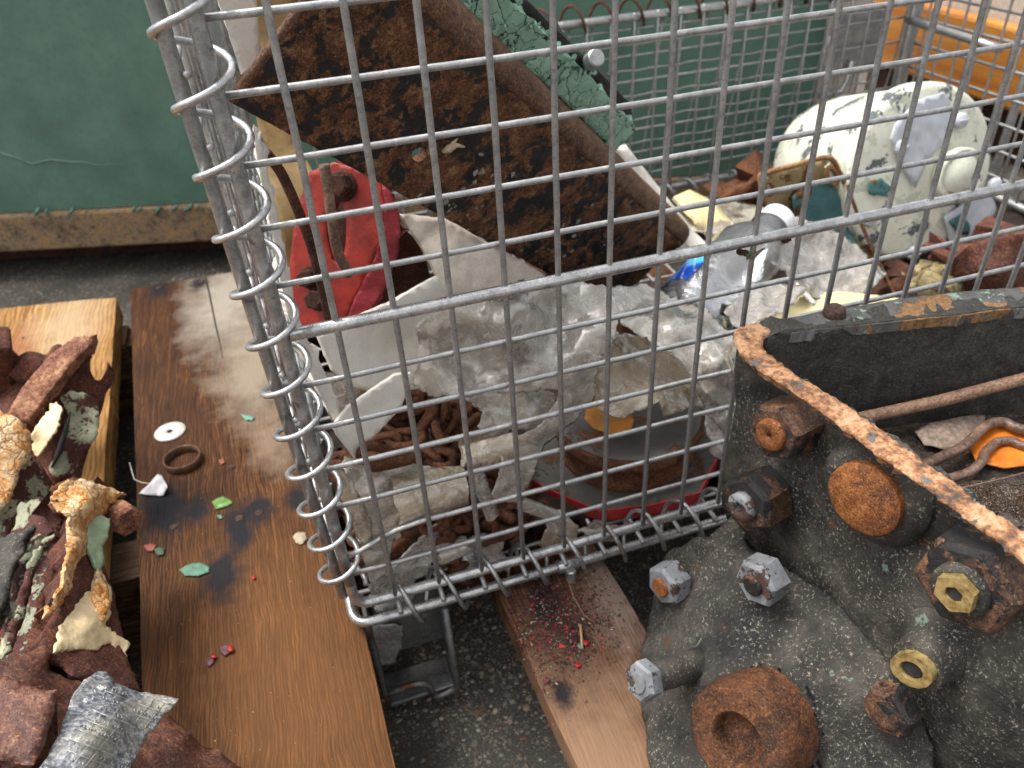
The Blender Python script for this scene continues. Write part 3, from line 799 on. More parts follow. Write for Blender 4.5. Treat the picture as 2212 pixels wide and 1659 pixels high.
# ---- rusted steel channel leaning across the basket
CN = Vector((-.24538, .89281, .37774)).normalized(); CC = CN.dot(Vector((-.78, 1.5, -1.5)))
CL = Vector((.63453, .44250, -.63369)).normalized(); CW = CL.cross(CN).normalized()
if CW.dot(Vector((.733, -.084, .675))) < 0: CW = -CW
CO = Vector((-.78, 1.5, -1.5))
def ch(l, w, n=0.0): return CO+CL*l+CW*w+CN*n
CHM = m_rust('black_and_rust_steel', (.075, .028, .014), (.19, .078, .036), (.40, .22, .10), sc=1.7, black=.488, bump=.08, lo=.42, hi=.62)
CHM2 = m_rust('brown_scaled_steel', (.08, .035, .02), (.19, .09, .05), (.36, .25, .12), sc=1.2, bump=.06, rough=.6)
chn = thing('steel_channel', 'wide black and brown rusted steel channel leaning diagonally in the basket', 'steel channel', ch(15, 1.7))
def pxof(P):
    d = P-CAMP; k = d.dot(CF); return (CX+F_*d.dot(CR)/k, CY-F_*d.dot(CU)/k)
ol = []
for l, w_ in ((0, 0), (0, 1), (0, 2), (0, 2.95), (3, 2.95), (6, 2.95), (9, 2.95), (12, 2.95), (15.3, 2.95), (15.0, 2), (15.1, .9), (14.5, 0), (10, 0), (6, 0), (3, 0)):
    P = ch(l, w_); ol.append((*pxof(P), P))
hl = [(906+17*math.cos(a)*(1-.2*math.sin(a)), 334+15*math.sin(a)-3*math.cos(a)) for a in [k*math.pi/6 for k in range(12)]]
surf(ol, step=13, amp=.012, ns=1.6, thick=.20, jag=.7, hole=hl, seed=2).build('web', CHM, chn)
stn = MB(); rq = random.Random(8)
for k in range(70):
    l, w_ = (rq.choice((5.2, 6.0, 9.5, 11.5))+rq.gauss(0, .7), abs(rq.choice((.35, .6, 1.6))+rq.gauss(0, .3))); r = abs(rq.gauss(0, .035))+.015
    q = [ch(l+r*math.cos(a)*rq.uniform(.5, 1.6), w_+r*math.sin(a)*rq.uniform(.5, 1.6), -.014) for a in [t*math.pi/3 for t in range(6)]]
    stn.add(q+[ch(l, w_, -.03)], [(t, (t+1) % 6, 6) for t in range(6)])
tag(stn.build('pale_scale', flat('pale_scale', (.30, .28, .24), .8, var=.6), chn), kind='stuff')
fl_ = MB(); n = 90
prof = [(2.93, 0), (3.1, .015), (3.28, .08), (3.40, .2), (3.46, .38), (3.47, .9), (3.47, 1.5), (3.27, 1.5), (3.27, .9), (3.26, .42), (3.2, .28), (3.08, .21), (2.93, .2)]
for i in range(n+1):
    l = 15.3*i/n
    for (w_, d) in prof:
        q = ch(l, w_, d); fl_.v.append(q+CN*.014*noise.noise(q*1.7)+CW*.02*noise.noise(q*1.1))
k = len(prof)
fl_.f = [(i*k+j, (i+1)*k+j, (i+1)*k+(j+1) % k, i*k+(j+1) % k) for i in range(n) for j in range(k)]+[tuple(range(k)), tuple(n*k+j for j in reversed(range(k)))]
fl_.sm = [True]*(len(fl_.f)-2)+[False]*2
fl_.build('flange', CHM2, chn)
ed = MB(); pts = [ch(-.03, w_, .07) for w_ in (0, .7, 1.4, 2.1, 2.9)]
ed.tube([p+CN*.02*noise.noise(p*3) for p in pts], .085, 6).build('end_edge', CHM2, chn)
# a dry splinter stuck on it
sp = MB(); P0 = at(972, 322, n=CN, c=CC-.06)
def cp(u, v, d=.06): return at(u, v, n=CN, c=CC-d)
sp.tube([cp(955, 328), cp(970, 321, .1), cp(985, 313, .12), cp(1003, 317, .08)], [.03, .09, .05, .02], 6)
sp.tube([cp(970, 321, .1), cp(978, 309, .12), cp(988, 300, .06)], [.06, .04, .015], 6)
sp.tube([cp(962, 325), cp(972, 318), cp(984, 320)], [.05, .07, .02], 6)
single(sp, 'wood_splinter', flat('splinter', (.62, .50, .33), .7), 'small pale wood splinter stuck beside the hole in the steel channel', 'splinter')

# ---- green peeling bar beyond the channel
GC = CC+.75
def gp_(u, v, d=0): return (u, v, at(u, v, n=CN, c=GC+d))
gb = thing('painted_bar', 'flat bar with flaking mint green paint and a black rubber backing', 'bar', at(1330, 320, n=CN, c=GC))
surf([gp_(935, -50), gp_(984, 0), (1100, 116, gp_(1100, 116)[2]), gp_(1190, 192), gp_(1262, 262), gp_(1329, 329), gp_(1345, 312), gp_(1366, 292), gp_(1371, 272), gp_(1320, 214), gp_(1260, 152), gp_(1180, 75), gp_(1095, -5), gp_(1050, -50)],
     step=8, amp=.02, ns=1.5, thick=.22, jag=1.6, seed=5).build('painted_face', GREENP, gb)
RUBBGAP = flat('rubber_and_gap_black', (.02, .02, .022), .6, var=.4)
surf([gp_(930, -60, .30), gp_(1090, 110, .30), gp_(1250, 262, .30), gp_(1322, 333, .3), gp_(1372, 282, .30), gp_(1362, 226, .30), gp_(1290, 150, .30), gp_(1200, 62, .30), gp_(1138, 0, .30), gp_(1080, -60, .30)],
     step=14, amp=.02, thick=.45, jag=.6).build('rubber_strip', RUBBGAP, gb)
pf = MB()
for k in range(34):
    t = rnd(0, 1); s_ = rnd(0, 1)
    u = 990+340*t+s_*75; v = 5+318*t-s_*60; q = at(u, v, n=CN, c=GC-.05-rnd(0, .05)); r = rnd(.05, .12)
    m = 7; ring = [q+CL*r*math.cos(a)*rnd(.6, 1.3)+CW*r*math.sin(a)*rnd(.6, 1.3)-CN*rnd(-.02, .03) for a in [j*2*math.pi/m for j in range(m)]]
    pf.add(ring+[q-CN*.02], [(j, (j+1) % m, m) for j in range(m)], False)
tag(pf.build('curled_flake', GREENP, gb), kind='stuff')
scr = MB(); a0 = at(1268, 140, n=CN, c=GC+.25); ax = (at(1292, 122, n=CN, c=GC-.1)-a0).normalized()
scr.lathe(a0, ax, [(.10, -.1), (.10, .18), (.12, .2)], 12)
scr.lathe(a0+ax*.18, ax, [(.17, 0), (.20, .03), (.20, .30), (.17, .33)], 20, smooth=False)
scr.build('knurled_screw', GALV, gb, auto=30)

# ---- white liner boards at the left side
single(surf([Y(455, -60, 3), Y(548, -60, 3), Y(553, 0, 3), Y(566, 122, 3), Y(527, 184, 3), Y(505, 110, 3), Y(486, 46, 3), Y(470, 0, 3)], step=14, amp=.006, thick=.12, jag=.5, seed=1),
       'plastic_board', WHITEPL, 'upright white board scrap behind the corner rods, top left of the basket', 'board')
OCH = m_paint('ochre_board', (.36, .24, .10), .3, .6, grime=.5, sc=.8)
single(surf([Y(520, -60, 8), Y(650, -60, 8), Y(640, 40, 8), Y(640, 300, 7), Y(700, 420, 6), Y(690, 560, 6), Y(640, 700, 5), Y(600, 500, 6), Y(560, 300, 7), Y(540, 100, 8)], step=22, amp=.05, thick=.15, seed=2),
       'plywood_scrap', OCH, 'yellow brown plywood scrap behind the red casting', 'board')
single(surf([Y(548, 290, .9), Y(566, 318, .9), Y(592, 430, .9), Y(618, 560, .9), Y(640, 672, .9), Y(668, 745, .9), Y(716, 830, .9), Y(735, 905, .8), Y(722, 912, .8), Y(690, 850, .8), Y(650, 760, .85), Y(622, 680, .85), Y(596, 560, .9), Y(575, 440, .9), Y(556, 350, .9)], step=8, amp=.03, thick=.5, seed=3),
       'plastic_edging', WHITEPL, 'long thin white plastic edging running down beside the corner spiral', 'edging')

# ---- red casting with pipes
RN = Vector((-.42, -.80, .42)).normalized(); rc = RN.dot(at(740, 560, y=3.6))
def rp_(u, v, d=0): return (u, v, at(u, v, n=RN, c=rc-d))
rcst = thing('red_casting', 'red painted round casting with a crimson rim under the steel channel', 'machine part', at(740, 700, n=RN, c=rc))
surf([rp_(668, 372), rp_(720, 350), rp_(790, 368), rp_(822, 400), rp_(832, 445), rp_(824, 520), rp_(800, 580), rp_(768, 640), rp_(742, 705), rp_(650, 715), rp_(622, 640), rp_(628, 540), rp_(640, 450)],
     hole=[(718, 420), (738, 432), (748, 470), (746, 530), (736, 570), (716, 560), (706, 510), (706, 450)], step=12, amp=.02, thick=.5, seed=4).build('face', REDP, rcst)
surf([rp_(822, 392, -.05), rp_(850, 420), rp_(864, 470, .1), rp_(862, 540, .15), rp_(842, 600, .1), rp_(806, 660), rp_(770, 712), rp_(738, 712, -.05), rp_(768, 640, -.05), rp_(800, 580, -.05), rp_(824, 520, -.05), rp_(832, 445, -.05)],
     [rp_(842, 500, .02)], step=9, amp=.02, ns=3, thick=.7, jag=.4, seed=6).build('rim', m_paint('crimson_paint', (.24, .014, .022), .3, .5, grime=.5, bump=.12, chips=.62, chipcol=(.12, .04, .02)), rcst)
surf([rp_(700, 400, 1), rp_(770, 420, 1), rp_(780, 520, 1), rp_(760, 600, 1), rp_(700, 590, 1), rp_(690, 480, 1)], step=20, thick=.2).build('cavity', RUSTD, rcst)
for u, v, r in ((739, 402, .26), (672, 600, .2), (690, 645, .22)):
    P = at(u, v, n=RN, c=rc); mb = MB(); mb.lathe(P-RN*.05, RN, [(r*1.25, 0), (r*1.25, .08), (r*1.1, .1)], 16); mb.lathe(P, RN, [(r, .0), (r, .32), (r*.8, .36)], 6, smooth=False); mb.build('bolt', RUSTD, rcst)
single(MB().tube(spl([at(700, 355, y=3.0), at(710, 420, y=2.9), at(718, 480, y=2.8), at(730, 545, y=2.75), at(754, 592, y=2.9)]), .105, 12), 'copper_pipe', m_rust('brown_pipe', (.10, .055, .04), (.24, .14, .10), (.36, .23, .17), bump=.02, rough=.4), 'thin brown copper pipe in front of the red casting', 'pipe')
single(MB().tube(spl([at(575, 330, y=2.2), at(608, 375, y=2.3), at(640, 445, y=2.3), at(672, 530, y=2.4), at(700, 640, y=2.6), at(712, 700, y=2.8)]), .095, 10), 'steel_rod', RUSTD, 'dark bent steel rod left of the copper pipe', 'rod')
# dark rusty scrap behind
for i, (pl, y, m, lab, cat) in enumerate([
    ([(840, 470), (905, 520), (930, 600), (880, 660), (800, 690), (800, 600)], 5.2, RUSTD, 'dark rusty block between the red casting and the white sheet', 'metal block'),
    ([(1180, 560), (1300, 600), (1360, 650), (1250, 680), (1180, 640)], 6.5, RUSTD, 'dark rusty plate under the lower end of the steel channel', 'metal plate'),
    ([(1340, 700), (1440, 720), (1500, 800), (1400, 850), (1290, 790)], 4.0, RUST, 'brown rusty plate under the torn film, centre of the basket', 'metal plate'),
]):
    single(surf([Y(u, v, y+.3*math.sin(u)) for u, v in pl], step=12, amp=.12, ns=1.2, thick=1.2, jag=1, seed=20+i), 'rusty_block' if 'block' in lab else 'rusty_plate', m, lab, cat)

# ---- stained white sheets
single(surf([Y(862, 462, 4.6), Y(960, 470, 4.9), Y(1120, 560, 5.2), Y(1200, 612, 5.3), Y(1190, 680, 4.4), Y(1080, 700, 4.0), Y(990, 690, 3.8), Y(962, 640, 3.8), Y(945, 598, 4.0), Y(912, 530, 4.3)], step=13, amp=.05, thick=.07, jag=.4, seed=8),
       'plastic_sheet', DIRTYWH, 'curved dirty white plastic sheet directly below the steel channel', 'plastic sheet')
single(surf([Y(686, 722, 1.6), Y(760, 690, 2.0), Y(850, 652, 2.5), Y(945, 596, 3.1), Y(968, 650, 3.1), Y(1000, 720, 2.9), Y(985, 790, 2.4), Y(930, 830, 2.0), Y(850, 852, 1.7), Y(770, 838, 1.5), Y(720, 800, 1.4)], [Y(850, 750, 2.9)], step=13, amp=.04, thick=.09, jag=.6, seed=9),
       'plastic_sheet', WHITEPL, 'large bowed white plastic sheet under the left of the thick rail', 'plastic sheet')
single(surf([Y(716, 925, .6), Y(752, 880, .8), Y(800, 846, .95), Y(852, 812, 1.1), Y(888, 806, 1.2), Y(894, 822, 1.2), Y(878, 850, 1.1), Y(868, 878, 1.0), Y(820, 932, .8), Y(765, 992, .6)], step=10, amp=.02, thick=.09, jag=.8, seed=10),
       'plastic_strip', WHITEPL, 'flat white strip with a broken end beside the chain heap', 'plastic strip')
single(surf([Y(690, 800, 2.2), Y(760, 810, 2.5), Y(800, 835, 2.6), Y(760, 880, 2), Y(720, 910, 1.6), Y(700, 870, 1.8)], step=13, amp=.06, thick=.05, seed=11), 'plastic_sheet', FILM3, 'small grey white plastic piece behind the flat white strip', 'plastic sheet')
single(surf([Y(735, 790, 3), Y(790, 800, 3.2), Y(870, 835, 3.2), Y(840, 880, 3.0), Y(760, 870, 2.8)], step=13, amp=.1, thick=.05, fold=.1, seed=12), 'dry_leaf', flat('brown_leaf', (.35, .13, .03), .6, var=.4), 'rust brown dry leaf behind the bowed white sheet', 'leaf')
# floor litter under everything
lit = surf([Z(690, 960, -12.35), Z(760, 860, -12.2), Z(1000, 700, -12.0), Z(1400, 620, -12.0), Z(1900, 450, -12.1), Z(2300, 420, -12.2), Z(2350, 700, -12.3), Z(1900, 900, -12.3), Z(1500, 1060, -12.3), Z(1200, 1130, -12.35), Z(850, 1250, -12.38), Z(790, 1240, -12.38), Z(740, 1100, -12.38)], step=18, amp=.35, ns=.8, thick=.1, fold=.3, seed=30)
for v in lit.v:
    lim = -12.30+.55*min(1, max(0, (v.y-3.5)/4))
    if v.z > lim: v.z = lim+.1*(v.z-lim)
    if v.z < -12.44: v.z = -12.44
tag(single(lit, 'debris', m_rust('dark_debris', (.015, .010, .008), (.05, .03, .02), (.14, .08, .05), sc=1.4, bump=.2), 'layer of dark dirt, rust flakes and scraps on the basket floor', 'debris'), kind='stuff')

# ---- chain
chain = thing('rusty_chain', 'heap of thick brown rusty chain near the basket corner', 'chain', (1.3, 1.8, -12.3))
lk = MB(); a, b2 = .34, .20
path = [Vector((a*math.cos(q)+(.12 if math.cos(q) > 0 else -.12), b2*math.sin(q), 0)) for q in [i*2*math.pi/18 for i in range(18)]]
lk.tube(path, .10, 8, closed=True)
for i, v in enumerate(lk.v): lk.v[i] = v*(1+.05*noise.noise(v*6))
lm = bpy.data.meshes.new('link'); lm.from_pydata([v*S for v in lk.v], [], lk.f); lm.polygons.foreach_set('use_smooth', [True]*len(lk.f)); lm.materials.append(CHAINM)
rc_ = random.Random(5)
def link(p, rot):
    o = bpy.data.objects.new('link', lm); C.objects.link(o); o.parent = chain
    o.matrix_local = Matrix.Translation((p-Vector(chain['_loc']))*S) @ rot.to_matrix().to_4x4() @ Matrix.Scale(rc_.uniform(.9, 1.1), 4)
from mathutils import Euler
# the heap is a mound: links laid along winding runs over its surface
def mound(x, y): return -12.2+2.9*math.exp(-(((x-1.5)/1.7)**2+((y-2.9)/2.0)**2))
for run in range(8):
    x, y = rc_.uniform(-.3, 3.2), rc_.uniform(1.2, 4.6); h = rc_.uniform(0, 6.28); fl2 = 0
    for k in range(15):
        h += rc_.gauss(0, .55); x += .52*math.cos(h); y += .52*math.sin(h)
        if not (-.5 < x < 3.6): h = math.pi-h; x = min(3.6, max(-.5, x))
        if not (.9 < y < 5.0): h = -h; y = min(5, max(.9, y))
        z = mound(x, y)+.12*run*.25+rc_.uniform(-.08, .12)
        sl = Euler((R_(90)*fl2+rc_.gauss(0, .35), rc_.gauss(0, .3), h), 'XYZ'); fl2 ^= 1
        link(Vector((x, y, z)), sl)
for k in range(26):                       # end of the chain trailing to the front mesh
    t = k/25; u, v = 985+55*math.sin(t*7)+20*t, 1010+225*t
    P = at(u, v, y=1.6-1.1*t); link(P, Euler((R_(90)*(k % 2)+rc_.gauss(0, .3), rc_.gauss(.5, .2), 1.2+1.1*math.cos(t*9)), 'XYZ'))
for u, v in ((1050, 1150), (1080, 1160), (1100, 1085), (1075, 1100), (958, 1215), (975, 1230), (1005, 1205), (815, 985), (845, 1000)):
    P = at(u, v, y=.7); link(P, Euler((rc_.uniform(0, 3), rc_.uniform(0, 1), rc_.uniform(0, 3)), 'XYZ'))

# ---- round flange on an eight sided red edged base
fb = thing('flanged_bearing', 'grey round flange with rusty rim on a red edged angular base', 'machine part', (6.8, 2.4, -12.4))
bpz = -12.08
outl = [at(1122, 1022, z=bpz), at(1205, 1066, z=bpz), at(1296, 1104, z=bpz), at(1400, 1092, z=bpz), at(1512, 1064, z=bpz), at(1552, 985, z=bpz), at(1560, 940, z=bpz), at(1450, 850, z=bpz), at(1250, 860, z=bpz), at(1120, 960, z=bpz)]
GREYC = m_paint('dusty_grey_casting', (.075, .068, .062), .3, .6, chips=.58, chipcol=(.10, .04, .018), grime=.6, bump=.06)
n = len(outl); mb = MB()
up = Vector((0, 0, 1)); cen = sum(outl, Vector((0,0,0)))/n
ins = [p+(cen-p).normalized()*.05 for p in outl]
dn = []
for i in range(n*8):
    a_, t = divmod(i, 8); t /= 8; p = outl[a_].lerp(outl[(a_+1) % n], t); dn.append(p+(p-cen).normalized()*.03*noise.noise(p*4))
m = len(dn)
mb.add([p+(cen-p).normalized()*.04 for p in dn]+dn+[p-up*.36 for p in dn], [(i, (i+1) % m, m+(i+1) % m, m+i)[::-1] for i in range(m)]+[(m+i, m+(i+1) % m, 2*m+(i+1) % m, 2*m+i)[::-1] for i in range(m)], False)
mb.build('red_edge', REDW, fb)
top = MB(); top.add([p+(cen-p).normalized()*.035+up*.004 for p in dn]+[cen+up*.004], [(i, (i+1) % m, m) for i in range(m)], False); top.build('base_plate', GREYC, fb)
ca, cb_, cc_ = at(1190, 905, z=-10.9), at(1532, 900, z=-10.9), at(1350, 985, z=-10.9)
ctr = Vector(((ca.x+cb_.x)/2+.05, (ca.y+cb_.y)/2+.25, 0)); rad = ((ca-cb_).length)/2*.97
cyl = MB().lathe((ctr.x, ctr.y, -12.1), (0, 0, 1), [(rad*.93, 0), (rad*.88, .1), (rad*.87, .75), (rad*.99, .82), (rad, .9), (rad, 1.12), (rad*.985, 1.17)], 64, jit=.006)
cyl.build('flange_body', RUST, fb)
cyl = MB().lathe((ctr.x, ctr.y, -10.93), (0, 0, 1), [(rad*.96, .006), (rad*.95, .02), (rad*.80, .022), (rad*.78, .01), (rad*.5, .008), (.01, .008)], 64)
cyl.build('flange_top', m_paint('dusty_grey_top', (.115, .108, .10), .25, .5, chips=.54, chipcol=(.17, .07, .03), grime=.6, bump=.05, sc=.9), fb)
# ---- orange leaf on it
LEAF = flat('autumn_leaf', (.46, .19, .035), .5, var=.45, sc=1.5)
single(surf([Z(1262, 905, -10.5), Z(1268, 880, -10.4), Z(1300, 868, -10.3), Z(1350, 880, -10.3), Z(1370, 905, -10.4), Z(1362, 935, -10.6), Z(1320, 940, -10.6), Z(1282, 925, -10.6)], step=7, amp=.06, ns=1.5, thick=.015, seed=14), 'autumn_leaf', LEAF, 'yellow orange leaf lying on the round grey flange', 'leaf')

# ---- torn, milky plastic film
def film(pl, y0, mat, label, amp=.05, ns=.45, fold=.2, jag=1.7, step=7, seed=0, cat='plastic film', ctrl=()):
    o = surf([Y(*q) if len(q) == 3 else Y(*q, y0) for q in pl], [Y(*q) for q in ctrl], step=step, amp=amp, ns=ns, fold=fold*.5, jag=jag, thick=.018, seed=seed)
    for v in o.v:
        if v.y < .17: v.y = .17+(.17-v.y)*.15
    return single(o, 'plastic_film', mat, label, cat, 'torn pieces of plastic film in the basket')
film([(905, 700, 1.6), (985, 650, 1.9), (1060, 622, 2.3), (1150, 600, 2.8), (1230, 606, 3), (1318, 622, 2.8), (1334, 660, 2.4), (1330, 730, 1.8), (1316, 770, 1.6), (1260, 775, 1.5), (1215, 840, 1.2), (1120, 850, 1.1), (1010, 850, 1.1), (940, 860, 1.2), (890, 830, 1.3), (905, 770, 1.5)], 0, FILM, 'broad crumpled milky film sheet under the middle of the thick rail', seed=1, ctrl=[(1100, 700, 1.1), (1010, 770, 1.9), (1200, 700, 2.6)], fold=.22)
film([(1312, 620, 3.4), (1400, 612, 3.9), (1480, 640, 3.4), (1560, 690, 2.6), (1618, 745, 1.8), (1650, 800, 1.2), (1640, 850, .9), (1600, 905, .6), (1580, 900, .6), (1520, 845, .9), (1480, 800, 1.2), (1410, 748, 1.7), (1345, 705, 2.2), (1320, 665, 2.8)], 0, FILM, 'folded glossy film sheet reaching the black casting', seed=2, ctrl=[(1470, 700, 1.9), (1560, 780, .8)], fold=.2)
film([(1480, 790, 1.5), (1600, 800, 1), (1640, 840, .8), (1610, 900, .6), (1600, 930, .5), (1570, 940, .6), (1530, 900, .9)], 0, FILM3, 'thin clear film flap hanging beside the black casting', seed=3)
film([(1280, 770, 2.4), (1320, 715, 3), (1400, 720, 3), (1470, 780, 2.4), (1530, 850, 1.8), (1545, 895, 1.5), (1500, 880, 1.5), (1432, 900, 1.3), (1420, 870, 1.4), (1340, 905, 1.3), (1300, 890, 1.5), (1270, 840, 1.8)], 0, FILM2, 'brown stained film above the round grey flange', seed=4, fold=.14)
film([(1218, 775, 1.2), (1262, 755, 1.3), (1300, 770, 1.3), (1290, 800, 1.2), (1285, 860, 1.1), (1240, 905, 1), (1200, 930, .9), (1160, 990, .7), (1145, 1040, .5), (1118, 1088, .3), (1062, 1078, .3), (1080, 1010, .5), (1095, 960, .7), (1150, 920, .8), (1195, 860, 1)], 0, FILM, 'long diagonal film strip hanging down in front of the flange', seed=5, fold=.12)
film([(1000, 860, 1.3), (1080, 835, 1.4), (1190, 845, 1.5), (1200, 890, 1.3), (1150, 930, 1.1), (1090, 925, 1.1), (1060, 950, 1.0), (1030, 920, 1.1), (1045, 890, 1.2)], 0, FILM, 'small bright film piece to the right of the chain heap', seed=6)
def roll(pts, r, mat, label, seed=0, a0=.5, a1=5.6):
    """a curl of film: an open tube with real thickness"""
    pts = [Vector(p) for p in pts]; ax = (pts[1]-pts[0]).normalized(); L = (pts[1]-pts[0]).length
    e1 = ax.orthogonal().normalized(); e2 = ax.cross(e1); mb = MB(); n, m = 12, 22
    for layer in (0, 1):
        for i in range(n+1):
            for j in range(m+1):
                q = a0+(a1-a0)*j/m; rr = (r if not isinstance(r, tuple) else r[0]+(r[1]-r[0])*i/n)*(1+.05*(q-a0))-layer*.018
                rag = .12*noise.noise(Vector((q*1.5, i/n*2, seed))) if i in (0, n) else 0
                mb.v.append(pts[0]+ax*(L*i/n+rag)+(e1*math.cos(q)+e2*math.sin(q))*rr*(1+.06*noise.noise(Vector((q, i*.3, seed)))))
    o2 = (n+1)*(m+1)
    for i in range(n):
        for j in range(m):
            a = i*(m+1)+j; mb.f += [(a, a+1, a+m+2, a+m+1), (o2+a, o2+a+m+1, o2+a+m+2, o2+a+1)]; mb.sm += [True, True]
    return single(mb, 'plastic_film', mat, label, 'plastic film', 'torn pieces of plastic film in the basket')
roll([at(1000, 985, y=.95), at(1110, 955, y=.95)], .36, FILM2, 'rolled up film tube between the chain and the diagonal strip', 1, 1.0, 6.6)
roll([at(845, 1075, y=.75), at(1000, 1045, y=.8)], (.62, .42), FILM2, 'large yellowish film curl near the lower left corner', 2, .3, 5.0)
roll([at(1020, 1005, y=.55), at(1060, 1110, y=.45)], .17, FILM3, 'narrow clear film straw pointing down below the chain', 3, .2, 6.2)
roll([at(945, 1200, y=.35), at(1005, 1175, y=.5)], .22, FILM, 'small milky film curl above the lower front rod', 4, 0, 5)
roll([at(1120, 1085, y=.7), at(1215, 1120, y=.6)], .16, FILM, 'slim film roll lying left of the red edged base', 5, 0, 6)
roll([at(1255, 1155, y=.5), at(1330, 1150, y=.5)], .2, FILM, 'curled film scrap in front of the red edged base', 6, 0, 4.4)
film([(742, 985, .8), (790, 992, .9), (850, 990, 1), (920, 1006, 1), (975, 1020, .8), (960, 1080, .6), (900, 1105, .5), (860, 1140, .4), (845, 1190, .35), (832, 1240, .3), (800, 1262, .3), (780, 1200, .3), (755, 1110, .4), (738, 1040, .5)], 0, FILM, 'large pale film piece against the mesh in the lower left corner', seed=7, fold=.2, ctrl=[(820, 1080, .3)])
film([(730, 1010, .5), (760, 1040, .5), (800, 1100, .45), (800, 1180, .3), (780, 1190, .3), (750, 1110, .35), (728, 1050, .5)], 0, FILM2, 'narrow brownish film sliver behind the corner spiral', seed=8)
film([(850, 1150, 1.2), (905, 1118, 1.3), (960, 1090, 1.3), (975, 1120, 1.2), (940, 1165, 1), (900, 1200, .9), (862, 1212, .9)], 0, FILM2, 'stained brown film scrap under the big curl', seed=9)
film([(795, 1262, .3), (850, 1215, .45), (905, 1165, .6), (940, 1130, .7), (985, 1128, .8), (975, 1160, .7), (940, 1215, .5), (900, 1258, .35), (892, 1310, .2), (850, 1335, .2), (812, 1322, .2)], 0, FILM3, 'greyish film sheet with a jagged edge in the very corner', seed=10, jag=2.2, fold=.1)
film([(985, 1165, .6), (1040, 1150, .7), (1090, 1165, .6), (1080, 1195, .5), (1120, 1210, .4), (1100, 1232, .3), (1040, 1238, .3), (1000, 1235, .3)], 0, FILM3, 'torn film scrap standing on the lower front rod', seed=11)
film([(1170, 1110, .7), (1205, 1100, .7), (1250, 1135, .45), (1248, 1165, .35), (1200, 1185, .3), (1165, 1180, .3), (1180, 1140, .4)], 0, FILM2, 'yellowish film scrap below the corner of the red base', seed=12)
film([(1520, 890, 1.2), (1560, 900, 1), (1590, 960, .6), (1575, 1000, .5), (1540, 980, .8), (1520, 930, 1)], 0, FILM3, 'grey film scrap between the flange and the black casting', seed=14)
film([(772, 1345, .9), (870, 1348, .9), (868, 1395, .9), (850, 1435, .85), (815, 1446, .8), (785, 1425, .8)], 0, FILM3, 'limp film hanging below the rods over the corner foot', seed=15, amp=.05, fold=.06)
film([(1655, 505, 7), (1720, 470, 7.5), (1790, 500, 7.5), (1860, 540, 7), (1920, 590, 6.3), (1860, 640, 5.5), (1740, 640, 5.2), (1690, 600, 5.6), (1650, 560, 6.2)], 0, FILM, 'bright white crumpled film to the right of the clear bottle', seed=16, fold=.35, amp=.2)
film([(1610, 620, 4.2), (1680, 610, 4.4), (1740, 640, 4), (1680, 690, 3), (1600, 720, 2.4), (1560, 680, 3)], 0, FILM, 'pale film below the clear bottle', seed=17, fold=.3)
film([(1440, 455, 10), (1560, 430, 11), (1660, 440, 11), (1640, 500, 9), (1540, 520, 8.5), (1470, 500, 9)], 0, FILM2, 'thin yellowish film spread behind the clear bottle', seed=18, fold=.3)

# ---- yellowed plastic pieces and long white strip
single(surf([Z(1625, 690, -10.6), Z(1640, 655, -10.5), Z(1720, 634, -10.4), Z(1830, 630, -10.4), Z(1940, 645, -10.5), Z(1990, 670, -10.6), Z(1960, 720, -10.9), Z(1800, 760, -11), Z(1650, 760, -11)], step=16, amp=.04, thick=.2, seed=31), 'oval_cover', YELL, 'flat oval yellowed plastic lid behind the black casting', 'lid')
single(surf([Y(1455, 425, 10), Y(1490, 408, 10.5), Y(1545, 440, 10), Y(1590, 490, 9), Y(1540, 520, 8.5), Y(1500, 470, 9)], step=14, amp=.05, thick=.12, seed=32), 'plastic_scrap', YELL, 'cream yellow plastic scrap behind the bottle shoulder', 'plastic scrap')
single(surf([Y(1330, 318, 9.6), Y(1352, 312, 9.6), Y(1420, 400, 9.2), Y(1500, 500, 8.6), Y(1560, 560, 8.0), Y(1545, 580, 8), Y(1500, 545, 8.2), Y(1440, 480, 8.8), Y(1380, 400, 9.2)], step=12, amp=.01, thick=.5, seed=33), 'plastic_trim', WHITEPL, 'long white plastic trim lying beside the edge of the steel channel', 'trim')
single(surf([Y(1715, 618, 4.8), Y(1722, 610, 4.8), Y(1765, 655, 4.2), Y(1758, 662, 4.2)], step=8, thick=.12, seed=34), 'plastic_stick', WHITEPL, 'thin white plastic stick above the oval lid', 'stick')

